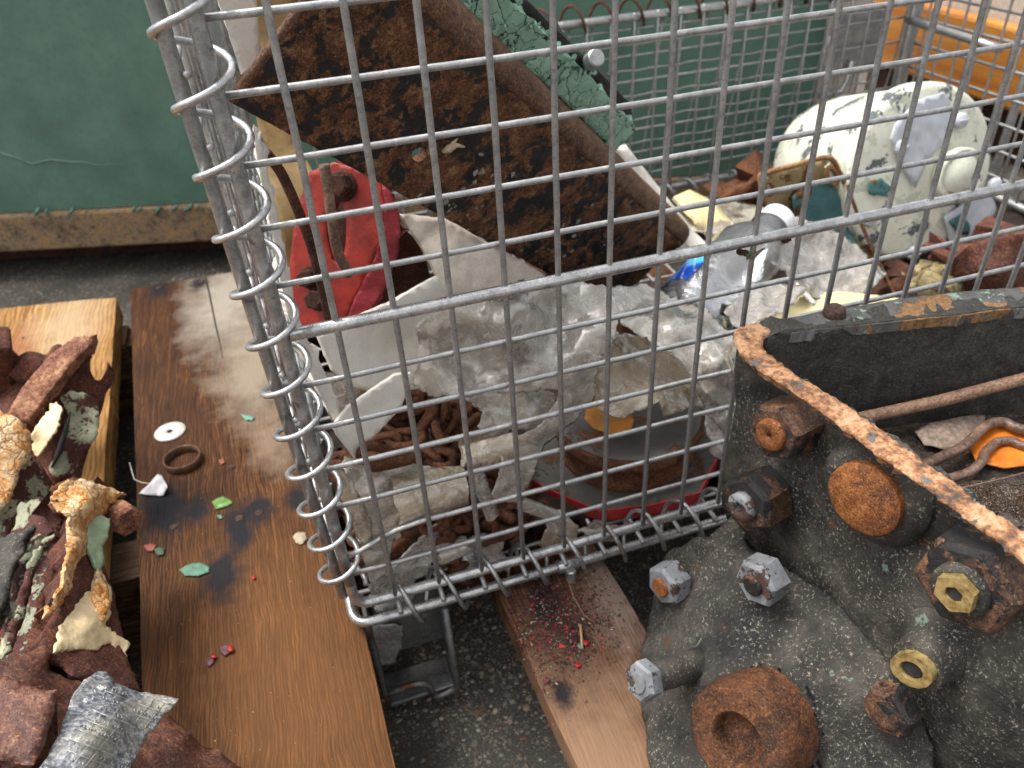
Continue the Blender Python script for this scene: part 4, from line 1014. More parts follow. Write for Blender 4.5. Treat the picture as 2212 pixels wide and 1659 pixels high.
# ---- bottle
bt = thing('plastic_bottle', 'empty clear plastic bottle with white cap and blue label', 'bottle', at(1560, 640, y=6.2))
b0, b1 = at(1478, 700, y=4.4), at(1690, 466, y=7.4); bx = (b1-b0).normalized(); BL = (b1-b0).length
def m_pet():
    m = Mat('clear_bottle_plastic'); n1 = m.noise(3, 4); nb = m.bump(n1, .08, .6)
    gl = m.new('ShaderNodeBsdfGlossy'); gl.inputs['Roughness'].default_value = .06; m.l(nb, gl.inputs['Normal'])
    tr = m.new('ShaderNodeBsdfTransparent'); tr.inputs[0].default_value = (.86, .88, .90, 1)
    d = m.new('ShaderNodeBsdfDiffuse'); d.inputs[0].default_value = (.75, .75, .78, 1)
    fr = m.new('ShaderNodeFresnel'); fr.inputs[0].default_value = 1.6; m.l(nb, fr.inputs['Normal'])
    x1 = m.new('ShaderNodeMixShader'); x1.inputs[0].default_value = .14; m.l(tr.outputs[0], x1.inputs[1]); m.l(d.outputs[0], x1.inputs[2])
    x2 = m.new('ShaderNodeMixShader'); m.l(m.math('ADD', m.math('MULTIPLY', fr.outputs[0], 1.5), .06, True), x2.inputs[0]); m.l(x1.outputs[0], x2.inputs[1]); m.l(gl.outputs[0], x2.inputs[2])
    return m.done(x2.outputs[0])
PET = m_pet()
BLEN = BL-.9
sh = [(1.08, 0), (1.1, .3), (1.06, .35), (1.1, .42), (1.1, 1.2), (1.06, 1.25), (1.1, 1.32), (1.12, 1.9), (1.08, BLEN-1.5), (.98, BLEN-1.15), (.80, BLEN-.8), (.58, BLEN-.4), (.50, BLEN-.1), (.49, BLEN+.3)]
MB().lathe(b0, bx, [(.0001, .15), (.7, .0)]+sh, 40, jit=.03).build('bottle_body', PET, bt)
MB().lathe(b0+bx*(BLEN+.0), bx, [(.62, 0), (.62, .06), (.5, .08)], 28).build('neck_ring', PET, bt)
cap = MB(); cap.lathe(b0+bx*(BLEN+.12), bx, [(.52, 0), (.56, .03), (.56, .12), (.53, .15), (.565, .18), (.565, .52), (.52, .58), (.0001, .585)], 36)
cap.build('cap', flat('white_cap', (.80, .82, .86), .4, var=.03), bt)
# label: blue band with printed lines
def m_label():
    m = Mat('bottle_label'); x = m.new('ShaderNodeTexCoord')
    n = m.noise(1.4, 3); c = m.ramp(n, [(.42, (.01, .06, .42)), (.5, (.02, .18, .62)), (.56, (.10, .48, .80))])
    w = m.new('ShaderNodeTexWave', wave_type='BANDS', bands_direction='Z'); m.l(m.co, w.inputs[0]); w.inputs['Scale'].default_value = 2.6
    t = m.math('MULTIPLY', m.step(w.outputs[0], .86, .92), m.step(m.noise(12, 2), .5, .54))
    c = m.mix(m.math('MULTIPLY', t, .8), c, (.7, .75, .85))
    return m.done(m.bsdf(c, .3))
e1 = bx.orthogonal().normalized(); e2 = bx.cross(e1)
lb = MB(); n, m_ = 30, 12
t0 = math.atan2((CR*-1).dot(e2), (CR*-1).dot(e1))
for i in range(n+1):
    for j in range(m_+1):
        q = t0-1.2+2.4*i/n; lb.v.append(b0+bx*(.5+1.3*j/m_)+(e1*math.cos(q)+e2*math.sin(q))*1.15)
lb.f = [(i*(m_+1)+j, i*(m_+1)+j+1, (i+1)*(m_+1)+j+1, (i+1)*(m_+1)+j) for i in range(n) for j in range(m_)]; lb.sm = [True]*len(lb.f)
lb.build('label', m_label(), bt)
# black printed scrap below the bottle
single(surf([Y(1560, 655, 3.4), Y(1600, 668, 3.4), Y(1660, 672, 3.4), Y(1655, 690, 3.2), Y(1590, 690, 3.2), Y(1555, 678, 3.2)], step=8, thick=.03), 'printed_wrapper', flat('black_print', (.03, .03, .03), .4), 'black scrap of printed wrapper under the bottle', 'wrapper')

# ---- pale cream cylindrical housing
hd = thing('cylindrical_housing', 'pale cream painted cylindrical equipment housing with a bare metal name plate', 'housing', (20.5, 10.5, -12.2))
hc = Vector((20.75, 9.2, -8.95)); hb_ = at(1762, 350, y=14.8); hx = (hb_-hc).normalized(); HL = (hb_-hc).length
HR = 3.02
# lid faces the front; its axis runs back to the left
e1 = Vector((0, 0, 1)); e1 = (e1-hx*e1.dot(hx)).normalized()
MB().lathe(hc, hx, [(HR*.98, .0), (HR, .08), (HR, .55), (HR*.96, .62), (HR*.95, .75), (HR*.93, 1.2), (HR*.90, 2.4), (HR*.86, HL-1.8), (HR*.78, HL-.6), (HR*.6, HL), (HR*.3, HL+.15), (.01, HL+.18)], 60, jit=.008).build('body', CREAM, hd)
LN = Vector((-.10, -.985, .14)).normalized(); LN = (-hx*.45+LN*.55).normalized()
lid = MB().lathe(hc+hx*.06, -hx, [(HR*.985, 0), (HR*.985, .12), (HR*.95, .2), (HR*.90, .22), (HR*.3, .27), (.01, .28)], 60, jit=.004)
lid.build('lid', CREAM, hd)
lc = (-hx).dot(hc-hx*.26)
def lp(u, v, d=0): return at(u, v, n=-hx, c=lc+d)
def lq(u, v, d=0): return (u, v, lp(u, v, d))
npl = surf([lq(1925, 300, .12), lq(1935, 268, .12), lq(1985, 215, .1), lq(2040, 200, .1), (2052, 215, lp(2052, 215, .1)), lq(2060, 270, .1), lq(2040, 310, .1), lq(2005, 345, .1), lq(1978, 405, .1), lq(1950, 360, .1)], step=12, amp=.02, ns=1, thick=.07, jag=.3).build('name_plate', ALU, hd)
mb = MB(); P = lp(2062, 378); mb.lathe(P, -hx, [(.95, 0), (.95, .30), (.85, .38), (.8, .30), (.72, .30), (.70, .36), (.01, .40)], 36); mb.build('hub', CREAM, hd)
for u, v in ((1947, 318), (2077, 260), (2150, 400), (1975, 548), (2035, 545), (1880, 475)):
    P = lp(u, v, .1); mb = MB().lathe(P, -hx, [(.26, -.1), (.26, .04), (.2, .1), (.01, .12)], 16); mb.box(P-hx*.12, (.34, .06, .05)); mb.build('screw', ALU, hd)
surf([lq(2040, 470, .06), lq(2090, 430, .06), lq(2140, 412, .06), lq(2152, 450, .06), lq(2130, 500, .06), lq(2090, 520, .06), lq(2060, 540, .06)], step=12, thick=.06, jag=1.2).build('bare_patch', ALU, hd)
surf([lq(2052, 478, .12), lq(2078, 462, .12), lq(2096, 486, .12), lq(2092, 508, .12), lq(2068, 502, .12)], step=9, thick=.06, jag=1).build('teal_patch', TEAL, hd)
surf([lq(1876, 395, .08), lq(1905, 385, .08), lq(1925, 405, .08), lq(1912, 425, .08), lq(1880, 420, .08)], step=9, thick=.05, jag=1.5).build('teal_patch', TEAL, hd)
# rusty edged mounting opening at its left
hy = 9.6
surf([Y(1644, 380, hy), Y(1700, 362, hy), Y(1782, 342, hy), Y(1800, 350, hy), Y(1826, 400, hy-.2), Y(1862, 470, hy-.6), Y(1890, 560, hy-1), Y(1850, 570, hy-1), Y(1790, 500, hy-.3), Y(1720, 480, hy), Y(1650, 440, hy)], step=12, amp=.03, thick=.12, seed=3).build('opening', CREAMIN, hd)
surf([Y(1712, 425, hy-.25), Y(1745, 395, hy-.25), Y(1800, 395, hy-.25), Y(1836, 470, hy-.5), Y(1850, 540, hy-1), Y(1780, 545, hy-.8), Y(1720, 500, hy-.4)], step=12, amp=.04, thick=.05, seed=4).build('inner_plate', TEAL, hd)
ED = m_rust('rusty_edge', (.20, .09, .04), (.38, .20, .08), (.48, .3, .14), bump=.03)
MB().tube(spl([at(u, v, y=hy-.3) for u, v in ((1650, 440), (1642, 385), (1655, 374), (1720, 356), (1782, 340), (1802, 350), (1815, 375), (1862, 470))]), .09, 7).build('opening_edge', ED, hd)
for (u0, v0, u1, v1) in ((1790, 362, 1806, 400), (1655, 392, 1668, 420)):
    ring = []
    for k in range(20):
        q = k*2*math.pi/20; t = .5+.5*math.cos(q); ring.append(at(u0+(u1-u0)*t+9*math.sin(q), v0+(v1-v0)*t-4*math.sin(q), y=hy-.35))
    MB().tube(ring, .07, 7, closed=True).build('slot_edge', ED, hd)
    surf([(u, v, at(u, v, y=hy-.3)) for u, v in [(u0-7, v0), (u0+4, v0-10), (u1+6, v1-4), (u1+4, v1+8), (u1-8, v1+4)]], step=8, thick=.05).build('slot_face', CREAM, hd)
single(MB().tube(spl([at(1830, 400, y=8.6), at(1855, 470, y=8.2), at(1885, 540, y=7.6), at(1915, 600, y=7), at(1935, 640, y=6.5)]), .06, 7), 'rusty_wire', RUST, 'thin rusty wire hanging from the cream housing', 'wire')
# rusty castings at the right
for pl, y, m, lab, nm in [
    ([(2055, 560), (2090, 530), (2150, 512), (2230, 500), (2280, 560), (2280, 700), (2080, 700), (2050, 620)], 6.2, m_rust('maroon_rust', (.06, .018, .015), (.16, .05, .035), (.42, .26, .10), sc=.9, lo=.42, hi=.72, bump=.08), 'maroon and yellow rusted casting at the right edge, below the cream housing', 'rusty_casting'),
    ([(1960, 620), (2000, 580), (2060, 570), (2100, 600), (2100, 680), (2000, 690)], 6.4, m_paint('cracked_ochre_paint', (.34, .27, .13), .4, .6, cracks=1.3, chips=.56, chipcol=(.08, .04, .02)), 'ochre cracked casting under the cream housing lid', 'cracked_casting'),
    ([(1930, 600), (1990, 590), (2010, 640), (1960, 680), (1900, 680), (1890, 640)], 7, RUSTD, 'dark scrap lump left of the ochre casting', 'scrap_lump'),
    ([(1600, 400), (1680, 380), (1730, 395), (1720, 430), (1640, 440), (1560, 430)], 14.5, RUST, 'flat rusty bar at the rear of the basket floor', 'rusty_bar')]:
    mb = surf([Y(u, v, y) for u, v in pl], [Y(sum(p[0] for p in pl)/len(pl), sum(p[1] for p in pl)/len(pl), y-1.2)], step=14, amp=.16, ns=.9, thick=1.5, jag=1.2, seed=int(pl[0][0]))
    single(mb, nm, m, lab, 'machine part')
# ================================================================ black casting in the right foreground
WN = Vector((-.985, -.17, .02)).normalized()            # outward normal of its near wall
wc = WN.dot(Vector((7.35, -1.25, -8)))
def wp(u, v, d=0.0): return (u, v, at(u, v, n=WN, c=wc+d))
bc = thing('black_casting', 'heavy grimy black cast box with rusty rim and big bolts, right foreground', 'machine part', (8, -5, ZG))
# upper wall, below the rim; the lower pad stands out further towards the viewer
wall = [wp(1592, 745), wp(1620, 800), wp(1700, 850), wp(1790, 905), wp(1900, 980), wp(2010, 1065), wp(2120, 1140), wp(2290, 1250), wp(2330, 1760), wp(1950, 1760), wp(1750, 1450), wp(1640, 1280), wp(1600, 1200), wp(1560, 1090), wp(1560, 1030), wp(1572, 960), wp(1590, 880), wp(1585, 800)]
surf(wall, [wp(1650, 1000, .05), wp(1800, 1100, .0), wp(1900, 1300, .3), wp(2100, 1500, .4)], step=15, amp=.03, ns=1.3, thick=.5, jag=.6, seed=41).build('wall', BLACKC, bc)
pad = [wp(1418, 1225, 1.55), wp(1428, 1203, 1.5), wp(1450, 1182, 1.4), wp(1500, 1160, 1.3), wp(1560, 1150, 1.1), wp(1600, 1150, .8), wp(1640, 1185, .5), wp(1720, 1230, .3), wp(1800, 1290, .25), wp(1900, 1400, .25), wp(1980, 1520, .3), wp(2060, 1780, .5), wp(1400, 1780, 4.7), wp(1396, 1650, 4.05), wp(1382, 1540, 3.6), wp(1376, 1440, 3.05), wp(1392, 1330, 2.3)]
pmb = surf(pad, [wp(1500, 1280, 1.75), wp(1640, 1300, 1.3), wp(1560, 1450, 2.5), wp(1700, 1500, 1.7), wp(1800, 1650, 1.45), wp(1880, 1520, .8)], step=15, amp=.03, ns=1.0, thick=.9, jag=.6, seed=42, rnd_px=26, rnd_d=.12)
pmb.build('mounting_pad', BLACKC, bc)
from mathutils.bvhtree import BVHTree
_bv = BVHTree.FromPolygons([tuple(v) for v in pmb.v], pmb.f)
def onpad(u, v):
    h = _bv.ray_cast(CAMP, ray(u, v).normalized())
    return h[0] if h[0] is not None else at(u, v, n=WN, c=wc+1.2)
# rim: a rusted flat lip all round the open top
RZ = -6.09
def rz(u, v, z=RZ): return (u, v, at(u, v, z=z))
rim_near = [rz(1582, 735), rz(1584, 716), rz(1600, 700), rz(1635, 690), rz(1690, 688), rz(1712, 700), rz(1705, 712), rz(1672, 718), rz(1650, 728), rz(1648, 742), rz(1680, 775), rz(1750, 820), rz(1842, 875), rz(1930, 940), rz(2030, 1010), rz(2120, 1080), rz(2300, 1200), rz(2300, 1280), rz(2200, 1195), rz(2100, 1120), rz(1980, 1035), rz(1880, 962), rz(1790, 893), rz(1700, 828), rz(1620, 780)]
surf(rim_near, step=9, amp=.035, ns=2.2, thick=.17, jag=.9, seed=43, rnd_px=9, rnd_d=.07).build('rim', RIM, bc)
RIMF = m_paint('worn_far_rim', (.10, .10, .10), .4, .45, chips=.53, chipcol=(.20, .11, .05), grime=.4, bump=.04, under=(.22, .32, .25), sc=1.2)
rim_far = [rz(1690, 688), rz(1760, 676), rz(1850, 660), rz(1950, 645), rz(2080, 630), rz(2300, 612), rz(2300, 657), rz(2080, 680), rz(1950, 694), rz(1850, 704), rz(1760, 713), rz(1712, 718), rz(1700, 712), rz(1712, 700)]
surf([(u, v, p+Vector((0, 0, .02))) for u, v, p in rim_far], step=10, amp=.02, ns=2, thick=.2, jag=.5, seed=44).build('far_rim', RIMF, bc)
# far wall, inner face: falls from the rim to the tray floor
fa, fb_ = at(1690, 720, z=RZ), at(2212, 665, z=RZ)
fd = (fb_-fa).normalized(); fn = Vector((fd.y, -fd.x, .10)).normalized()
if fn.dot(CAMP-fa) < 0: fn = -fn
fc = fn.dot(fa)
def fw(u, v, d=0): return (u, v, at(u, v, n=fn, c=fc+d))
surf([fw(1640, 735), fw(1700, 712), fw(1850, 700), fw(2050, 680), fw(2300, 650), fw(2300, 960), fw(1950, 960), fw(1840, 930), fw(1740, 850), fw(1660, 790)], step=15, amp=.03, ns=1.2, thick=.45, seed=45).build('far_wall', m_rust('dark_wet_iron', (.02, .02, .018), (.05, .048, .042), (.12, .11, .09), sc=1.5, bump=.05, rough=.55), bc)
FZ = at(1900, 925, n=fn, c=fc).z
rivet = MB(); P = at(1801, 682, z=RZ); rivet.lathe(P, (0, 0, 1), [(.20, 0), (.22, .06), (.19, .16), (.11, .22), (.01, .235)], 18, jit=.06); rivet.build('rivet', NAIL, bc)
def fl(u, v, z=None): return (u, v, at(u, v, z=FZ if z is None else z))
surf([fl(1830, 905), fl(1930, 870), fl(2300, 820), fl(2350, 1300), fl(2150, 1180), fl(1950, 1040)], step=18, amp=.04, thick=.2, seed=46).build('tray_floor', m_rust('wet_silt', (.02, .014, .010), (.06, .04, .028), (.13, .09, .06), sc=1.3, bump=.1, rough=.25, wet=.4), bc)
MB().tube(dense([Vector(fw(1790, 925, .28)[2]), Vector(fw(1860, 903, .28)[2]), Vector(fw(2030, 866, .28)[2]), Vector(fw(2300, 795, .28)[2])]), .125, 12).build('pipe', m_rust('tan_pipe', (.20, .11, .07), (.33, .20, .13), (.45, .30, .21), bump=.06, rough=.45), bc)
PIPE = m_rust('wet_copper', (.08, .045, .03), (.20, .12, .085), (.33, .22, .17), bump=.04, rough=.3, wet=.3)
fz1 = FZ+.35
MB().tube(spl([at(u, v, z=fz1) for u, v in ((1960, 1020), (2000, 1003), (2040, 985), (2085, 962), (2115, 932), (2140, 915), (2170, 912), (2200, 925), (2300, 950))]), .10, 10).build('copper_line', PIPE, bc)
MB().tube(spl([at(u, v, z=fz1-.1) for u, v in ((2010, 1060), (2050, 1035), (2090, 1022), (2118, 1000), (2130, 975), (2155, 955), (2185, 953), (2215, 965), (2300, 985))]), .09, 10).build('copper_line', PIPE, bc)
MB().tube([at(u, v, z=fz1) for u, v in ((2030, 1060), (2100, 1050), (2212, 1022), (2300, 1000))], .02, 6).build('loose_wire', PIPE, bc)
# bolts and bosses, all pointing out of the wall
LN_ = WN
AX = (WN+Vector((0, -.15, .10))).normalized()
def hexnut(mb, P, ax, r, h, ph=.3, wash=None):
    if wash: mb.lathe(P, ax, [(wash, 0), (wash, .08), (wash*.94, .11)], 28, jit=.01)
    mb.lathe(P, ax, [(r, .05), (r*1.0, h*.86), (r*.93, h*.95), (r*.86, h)], 6, phase=ph, smooth=False)
def placed(u, v, d, h, ax):          # base point so that the head's face shows at u, v
    if d == 'pad':
        r = ray(u, v).normalized(); return onpad(u, v)-r*(h/max(.3, -r.dot(ax)))-ax*h
    return at(u, v, n=WN, c=wc+d+h)-ax*h
RNUT = m_rust('bolt_rust', (.045, .026, .018), (.13, .062, .036), (.36, .19, .08), sc=1.5, bump=.05, rough=.55, black=.50)
ZNUT = m_paint('zinc_nut', (.20, .21, .225), .45, .5, chips=.56, chipcol=(.07, .04, .03), grime=.5, bump=.04, sc=1.6)
ORR = m_rust('orange_rust', (.10, .03, .010), (.32, .105, .022), (.56, .26, .07), sc=1.8, bump=.06, rough=.5, wet=.2)
def part(mb, name, mat, lab=None, auto=35): return tag(mb.build(name, mat, bc, auto=auto), lab)
def studbolt(u, v, d, r, h, tip, ph, mat, tipmat, tiph=.12, bore=None, wash=None):
    P = placed(u, v, d, h, AX); mb = MB(); hexnut(mb, P, AX, r, h, ph, wash); nut = part(mb, 'bolt', mat)
    m2 = MB(); prof = [(tip, h-.05), (tip, h+tiph*.7), (tip*.85, h+tiph)]
    if bore: prof += [(bore, h+tiph), (bore*.9, h+tiph-.12), (bore*.85, h-.2), (.01, h-.22)]
    m2.lathe(P, AX, prof, 22, jit=.015); o = m2.build('stud', tipmat, nut, loc=Vector(bc['_loc'])); return nut
studbolt(1668, 938, .0, .56, .78, .30, .2, RNUT, ORR, .10, .05)
studbolt(1608, 1092, .05, .60, .80, .29, .5, RNUT, ZNUT, .18, .10)
P = placed(1862, 1080, .05, .55, AX)
part(MB().lathe(P, AX, [(.95, 0), (.93, .2), (.80, .34), (.72, .38)], 36, jit=.01), 'boss', BLACKC)
part(MB().lathe(P, AX, [(.62, .2), (.62, .52), (.56, .56), (.01, .57)], 30, jit=.02), 'plug', ORR)
studbolt(2078, 1272, .2, .74, .62, .40, .1, RNUT, BLACKC, .12, .0)
P = placed(2066, 1280, .2, .8, AX)
part(MB().lathe(P, AX, [(.29, .6), (.29, .88), (.13, .88), (.11, .7), (.01, .68)], 6, phase=.4, smooth=False), 'brass_nipple', BRASS)
part(MB().lathe(P, AX, [(.12, .68), (.11, .84), (.01, .845)], 12), 'bore', RUBBGAP)  # solid black plug painting the shade inside the hollow nipple
P = placed(1990, 1430, .25, .55, AX)
part(MB().lathe(P, AX, [(.80, -.5), (.74, -.2), (.52, .1), (.42, .5), (.40, .70), (.01, .71)], 32, jit=.015), 'boss', BLACKC)
part(MB().lathe(P, AX, [(.28, .66), (.28, .85), (.16, .85), (.14, .73), (.01, .72)], 14, squash=1.25), 'brass_nipple', BRASS)
part(MB().lathe(P, AX, [(.135, .70), (.125, .80), (.01, .805)], 14, squash=1.25), 'bore', RUBBGAP)  # black plug again, in place of the dark down the hole
studbolt(1912, 1545, 'pad', .45, .42, .26, .2, RNUT, RNUT, .05)
studbolt(1428, 1268, 'pad', .44, .52, .2, .45, ZNUT, ORR, .08)
studbolt(1628, 1264, 'pad', .46, .52, .2, .15, ZNUT, RNUT, .08)
ax2 = (WN+Vector((0, .1, .12))).normalized(); P = onpad(1500, 1436); H_ = CAMP+ray(1392, 1470)*((P-CAMP).dot(CF)*.945); ax2 = (H_-P).normalized(); SL = (H_-P).length
part(MB().lathe(P, ax2, [(.30, -.2), (.27, SL*.9), (.2, SL*.95)], 24, jit=.03), 'standoff', BLACKC)
mb = MB(); mb.lathe(P+ax2*(SL*.88), ax2, [(.33, 0), (.37, .05), (.37, .28), (.32, .33)], 6, smooth=False); mb.lathe(P+ax2*(SL*.88+.32), ax2, [(.20, 0), (.19, .05), (.01, .06)], 18); part(mb, 'bolt', ZNUT)
# large bored boss at the bottom
ax3 = (AX+Vector((0, -.1, .35))).normalized()
P = placed(1588, 1600, 'pad', .42, ax3)
bs = MB().lathe(P, ax3, [(1.05, -.6), (1.0, .0), (.96, .28), (.93, .36), (.88, .40), (.50, .385), (.47, .36), (.45, .30), (.43, .06), (.01, .05)], 44, jit=.02)
part(bs, 'bored_boss', m_rust('boss_rust', (.04, .018, .010), (.15, .055, .020), (.34, .15, .06), sc=1.3, bump=.07, rough=.6))
tar = MB()
rt = random.Random(9)
for k in range(420):
    a_ = rt.uniform(-.3, 1.9); rr = rt.gauss(135, 20); u, v = 1600+rr*math.cos(a_-1.2), 1600+rr*.9*math.sin(a_-1.2)
    P_ = onpad(u, v); pebble(tar, (0, 0, 0), 1, .5)
    sc_ = rt.uniform(.02, .09)
    for i in range(-15, 0): tar.v[i] = P_+Vector((tar.v[i].z*-1, tar.v[i].x, tar.v[i].y))*sc_
part(tar, 'tar_crust', m_rust('black_tar', (.008, .008, .009), (.02, .02, .022), (.06, .06, .065), sc=2, bump=.15, rough=.35))
# leaves and grit lying in the tray
single(surf([fl(1975, 935, FZ+.12), fl(2010, 915, FZ+.2), fl(2070, 900, FZ+.25), fl(2128, 895, FZ+.2), fl(2125, 925, FZ+.15), fl(2085, 955, FZ+.15), fl(2040, 975, FZ+.1), fl(1995, 965, FZ+.1)], step=7, amp=.04, ns=2, thick=.02, fold=.03), 'dry_leaf', flat('grey_leaf', (.24, .18, .14), .6, var=.5, sc=9), 'curled grey brown leaf lying in the black casting tray', 'leaf')
single(surf([fl(2085, 945, FZ+.16), fl(2130, 918, FZ+.2), fl(2180, 920, FZ+.2), fl(2260, 940, FZ+.2), fl(2260, 1000, FZ+.2), fl(2170, 1010, FZ+.16), fl(2110, 1000, FZ+.12)], step=8, amp=.03, ns=1.5, thick=.02), 'autumn_leaf', flat('wet_orange_leaf', (.62, .17, .02), .25, var=.35, sc=2), 'wet bright orange leaf under the copper lines of the casting', 'leaf')
single(surf([fl(2060, 1050, FZ+.1), fl(2160, 1040, FZ+.14), fl(2280, 1060, FZ+.15), fl(2320, 1200, FZ+.1), fl(2180, 1130, FZ+.08)], step=10, amp=.1, ns=1.5, thick=.03, fold=.1), 'dead_leaves', m_rust('wet_leaf_litter', (.03, .018, .012), (.10, .06, .035), (.5, .47, .44), sc=1.8, lo=.4, hi=.74, bump=.15, rough=.25), 'wet dark leaf litter at the right end of the casting tray', 'leaf')

# ================================================================ rusted casting in the left foreground
lcn = thing('rusted_casting', 'rust brown casting with curling cream and green paint, left foreground', 'machine part', (-6.5, -2, ZT))
def m_peel():
    m = Mat('cracked_cream_paint'); n1 = m.noise(1.1, 6, .65, dist=.5); n2 = m.noise(6, 5, .65); n3 = m.noise(18, 4, .7)
    w = m.vm('ADD', m.co, m.vm('MULTIPLY', m.noise(3, 4, .6, col=True), (.45,)*3).outputs[0]).outputs[0]
    e = m.math('MINIMUM', m.voro(2.6, 'DISTANCE_TO_EDGE', v=w), m.math('MULTIPLY', m.voro(6.5, 'DISTANCE_TO_EDGE', v=w), 2.2))
    c = m.ramp(m.math('ADD', m.math('MULTIPLY', n1, .6), m.math('MULTIPLY', n2, .4)), [(.38, (.78, .64, .42)), (.47, (.74, .52, .28)), (.54, (.66, .32, .10)), (.62, (.42, .16, .04))])
    c = m.mix(m.step(e, .05, .0), c, (.22, .07, .02))
    k = m.step(m.noise(1.5, 6, .6, v=m.map(loc=(4, 4, 4))), .64, .65); c = m.mix(k, c, (.05, .018, .015))
    h = m.math('ADD', m.math('MULTIPLY', m.step(e, 0, .12), 1.0), m.math('SUBTRACT', m.math('MULTIPLY', n2, .8), k))
    return m.done(m.bsdf(c, .55, 0, m.bump(h, .03, .7)))
PEEL = m_peel()
PEEL2 = m_paint('smooth_cream_paint', (.70, .56, .33), .15, .5, grime=.3, bump=.05, sc=1.6, chips=.66, chipcol=(.28, .33, .18))
OLD = m_paint('grey_green_paint', (.24, .25, .17), .35, .6, chips=.50, chipcol=(.07, .022, .016), grime=.6, bump=.12, sc=1.3, under=(.42, .36, .25))
RIDGE = m_rust('rust_tan_edge', (.09, .028, .018), (.25, .105, .06), (.50, .28, .15), sc=1.6, lo=.42, hi=.62, bump=.05)
def z(u, v, zz): return (u, v, at(u, v, z=zz))
def lpart(pl, name, mat, step=12, amp=.014, ns=1.8, thick=.35, jag=.8, seed=0, ctrl=(), fold=0, lab=None, hole=None, r=None):
    o = surf([z(*q) for q in pl], [z(*q) for q in ctrl], step=step, amp=amp, ns=ns, thick=thick, jag=jag, seed=seed, fold=fold*.28, hole=hole, rnd_px=(r if r is not None else (0 if thick < .12 else min(14, thick*20))), rnd_d=min(.08, thick*.3)).build(name, mat, lcn); return tag(o, lab)
# upper wing: flat rib with a raised light edge
lpart([(60, 905, -9.6), (90, 860, -9.4), (150, 790, -9.0), (197, 735, -8.6), (203, 740, -8.7), (196, 775, -9.0), (195, 800, -9.3), (205, 820, -9.6), (215, 822, -9.6), (236, 800, -9.3), (238, 818, -9.6), (222, 880, -10.2), (196, 960, -10.8), (168, 1045, -11.3), (120, 1040, -11.0), (70, 1000, -10.6), (50, 950, -10.1)], 'rib', PURPLE, seed=1, r=0, amp=.02, jag=.5, ctrl=[(150, 900, -10.1)])
lpart([(12, 900, -9.15), (46, 840, -8.95), (108, 765, -8.65), (160, 728, -8.35), (197, 726, -8.3), (204, 734, -8.4), (150, 790, -8.8), (95, 862, -9.15), (62, 912, -9.4)], 'rib_edge', RIDGE, step=9, amp=.01, thick=.3, seed=2, r=0, jag=.5)
lpart([(-60, 740, -10.2), (0, 742, -9.8), (18, 748, -9.7), (28, 780, -9.9), (55, 772, -9.9), (95, 760, -9.6), (118, 745, -9.4), (135, 750, -9.5), (120, 780, -9.7), (60, 850, -9.9), (25, 905, -10.1), (0, 900, -10.2), (-60, 900, -10.4)], 'back_web', PURPLE, amp=.03, ns=1.6, seed=3, thick=.6)
MB().tube([at(108, 790, z=-9.2), at(128, 755, z=-9.0), at(126, 750, z=-9.0)], [.22, .18, .10], 12).build('lug', PURPLE, lcn)
MB().lathe(at(70, 800, z=-9.7), (0, -.3, 1), [(.5, 0), (.48, .25), (.3, .4), (.01, .45)], 20, jit=.15).build('lug', PURPLE, lcn)
MB().box(at(-12, 790, z=-9.4), (.9, .9, 2.2), Euler((.3, .3, .2)).to_matrix(), .12).build('lug', PURPLE, lcn)
# old paint patches curling off the rib
lpart([(70, 935, -9.55), (85, 915, -9.5), (105, 880, -9.35), (122, 868, -9.25), (132, 880, -9.25), (128, 905, -9.4), (118, 935, -9.6), (95, 965, -9.8), (78, 985, -9.95), (66, 965, -9.8)], 'paint_flake', PEEL2, step=6, amp=.06, ns=2, thick=.03, jag=2.0, seed=4, fold=.05, lab='curled cream paint flake on the upper rib')
lpart([(130, 860, -9.5), (150, 845, -9.4), (185, 850, -9.5), (212, 862, -9.8), (214, 905, -10.1), (205, 950, -10.4), (180, 985, -10.7), (150, 1035, -11), (120, 1030, -10.8), (105, 1010, -10.6), (130, 960, -10.3), (150, 900, -9.9)], 'old_paint', OLD, step=8, amp=.07, ns=2, thick=.05, jag=1.6, seed=5, fold=.06)
MB().tube([at(152, 890, z=-9.75), at(142, 930, z=-10.0), at(128, 975, z=-10.35), at(112, 1010, z=-10.6)], [.02, .07, .08, .03], 6).build('crack', RUBBGAP, lcn)
# left bracket with cream edge
lpart([(-60, 890, -8.2), (0, 880, -8.4), (40, 905, -8.6), (66, 930, -8.9), (70, 965, -9.2), (45, 1020, -9.5), (20, 1080, -9.7), (-10, 1110, -9.8), (-60, 1110, -9.7)], 'bracket_top', PEEL, amp=.025, thick=.8, seed=6, fold=.05)
lpart([(20, 1010, -9.6), (60, 975, -9.6), (100, 1010, -10.2), (120, 1040, -10.6), (110, 1080, -10.7), (60, 1120, -10.6), (20, 1160, -10.5), (-20, 1120, -10.2)], 'old_paint', OLD, step=9, amp=.05, ns=1.7, thick=.25, jag=1.5, seed=7, fold=.12)
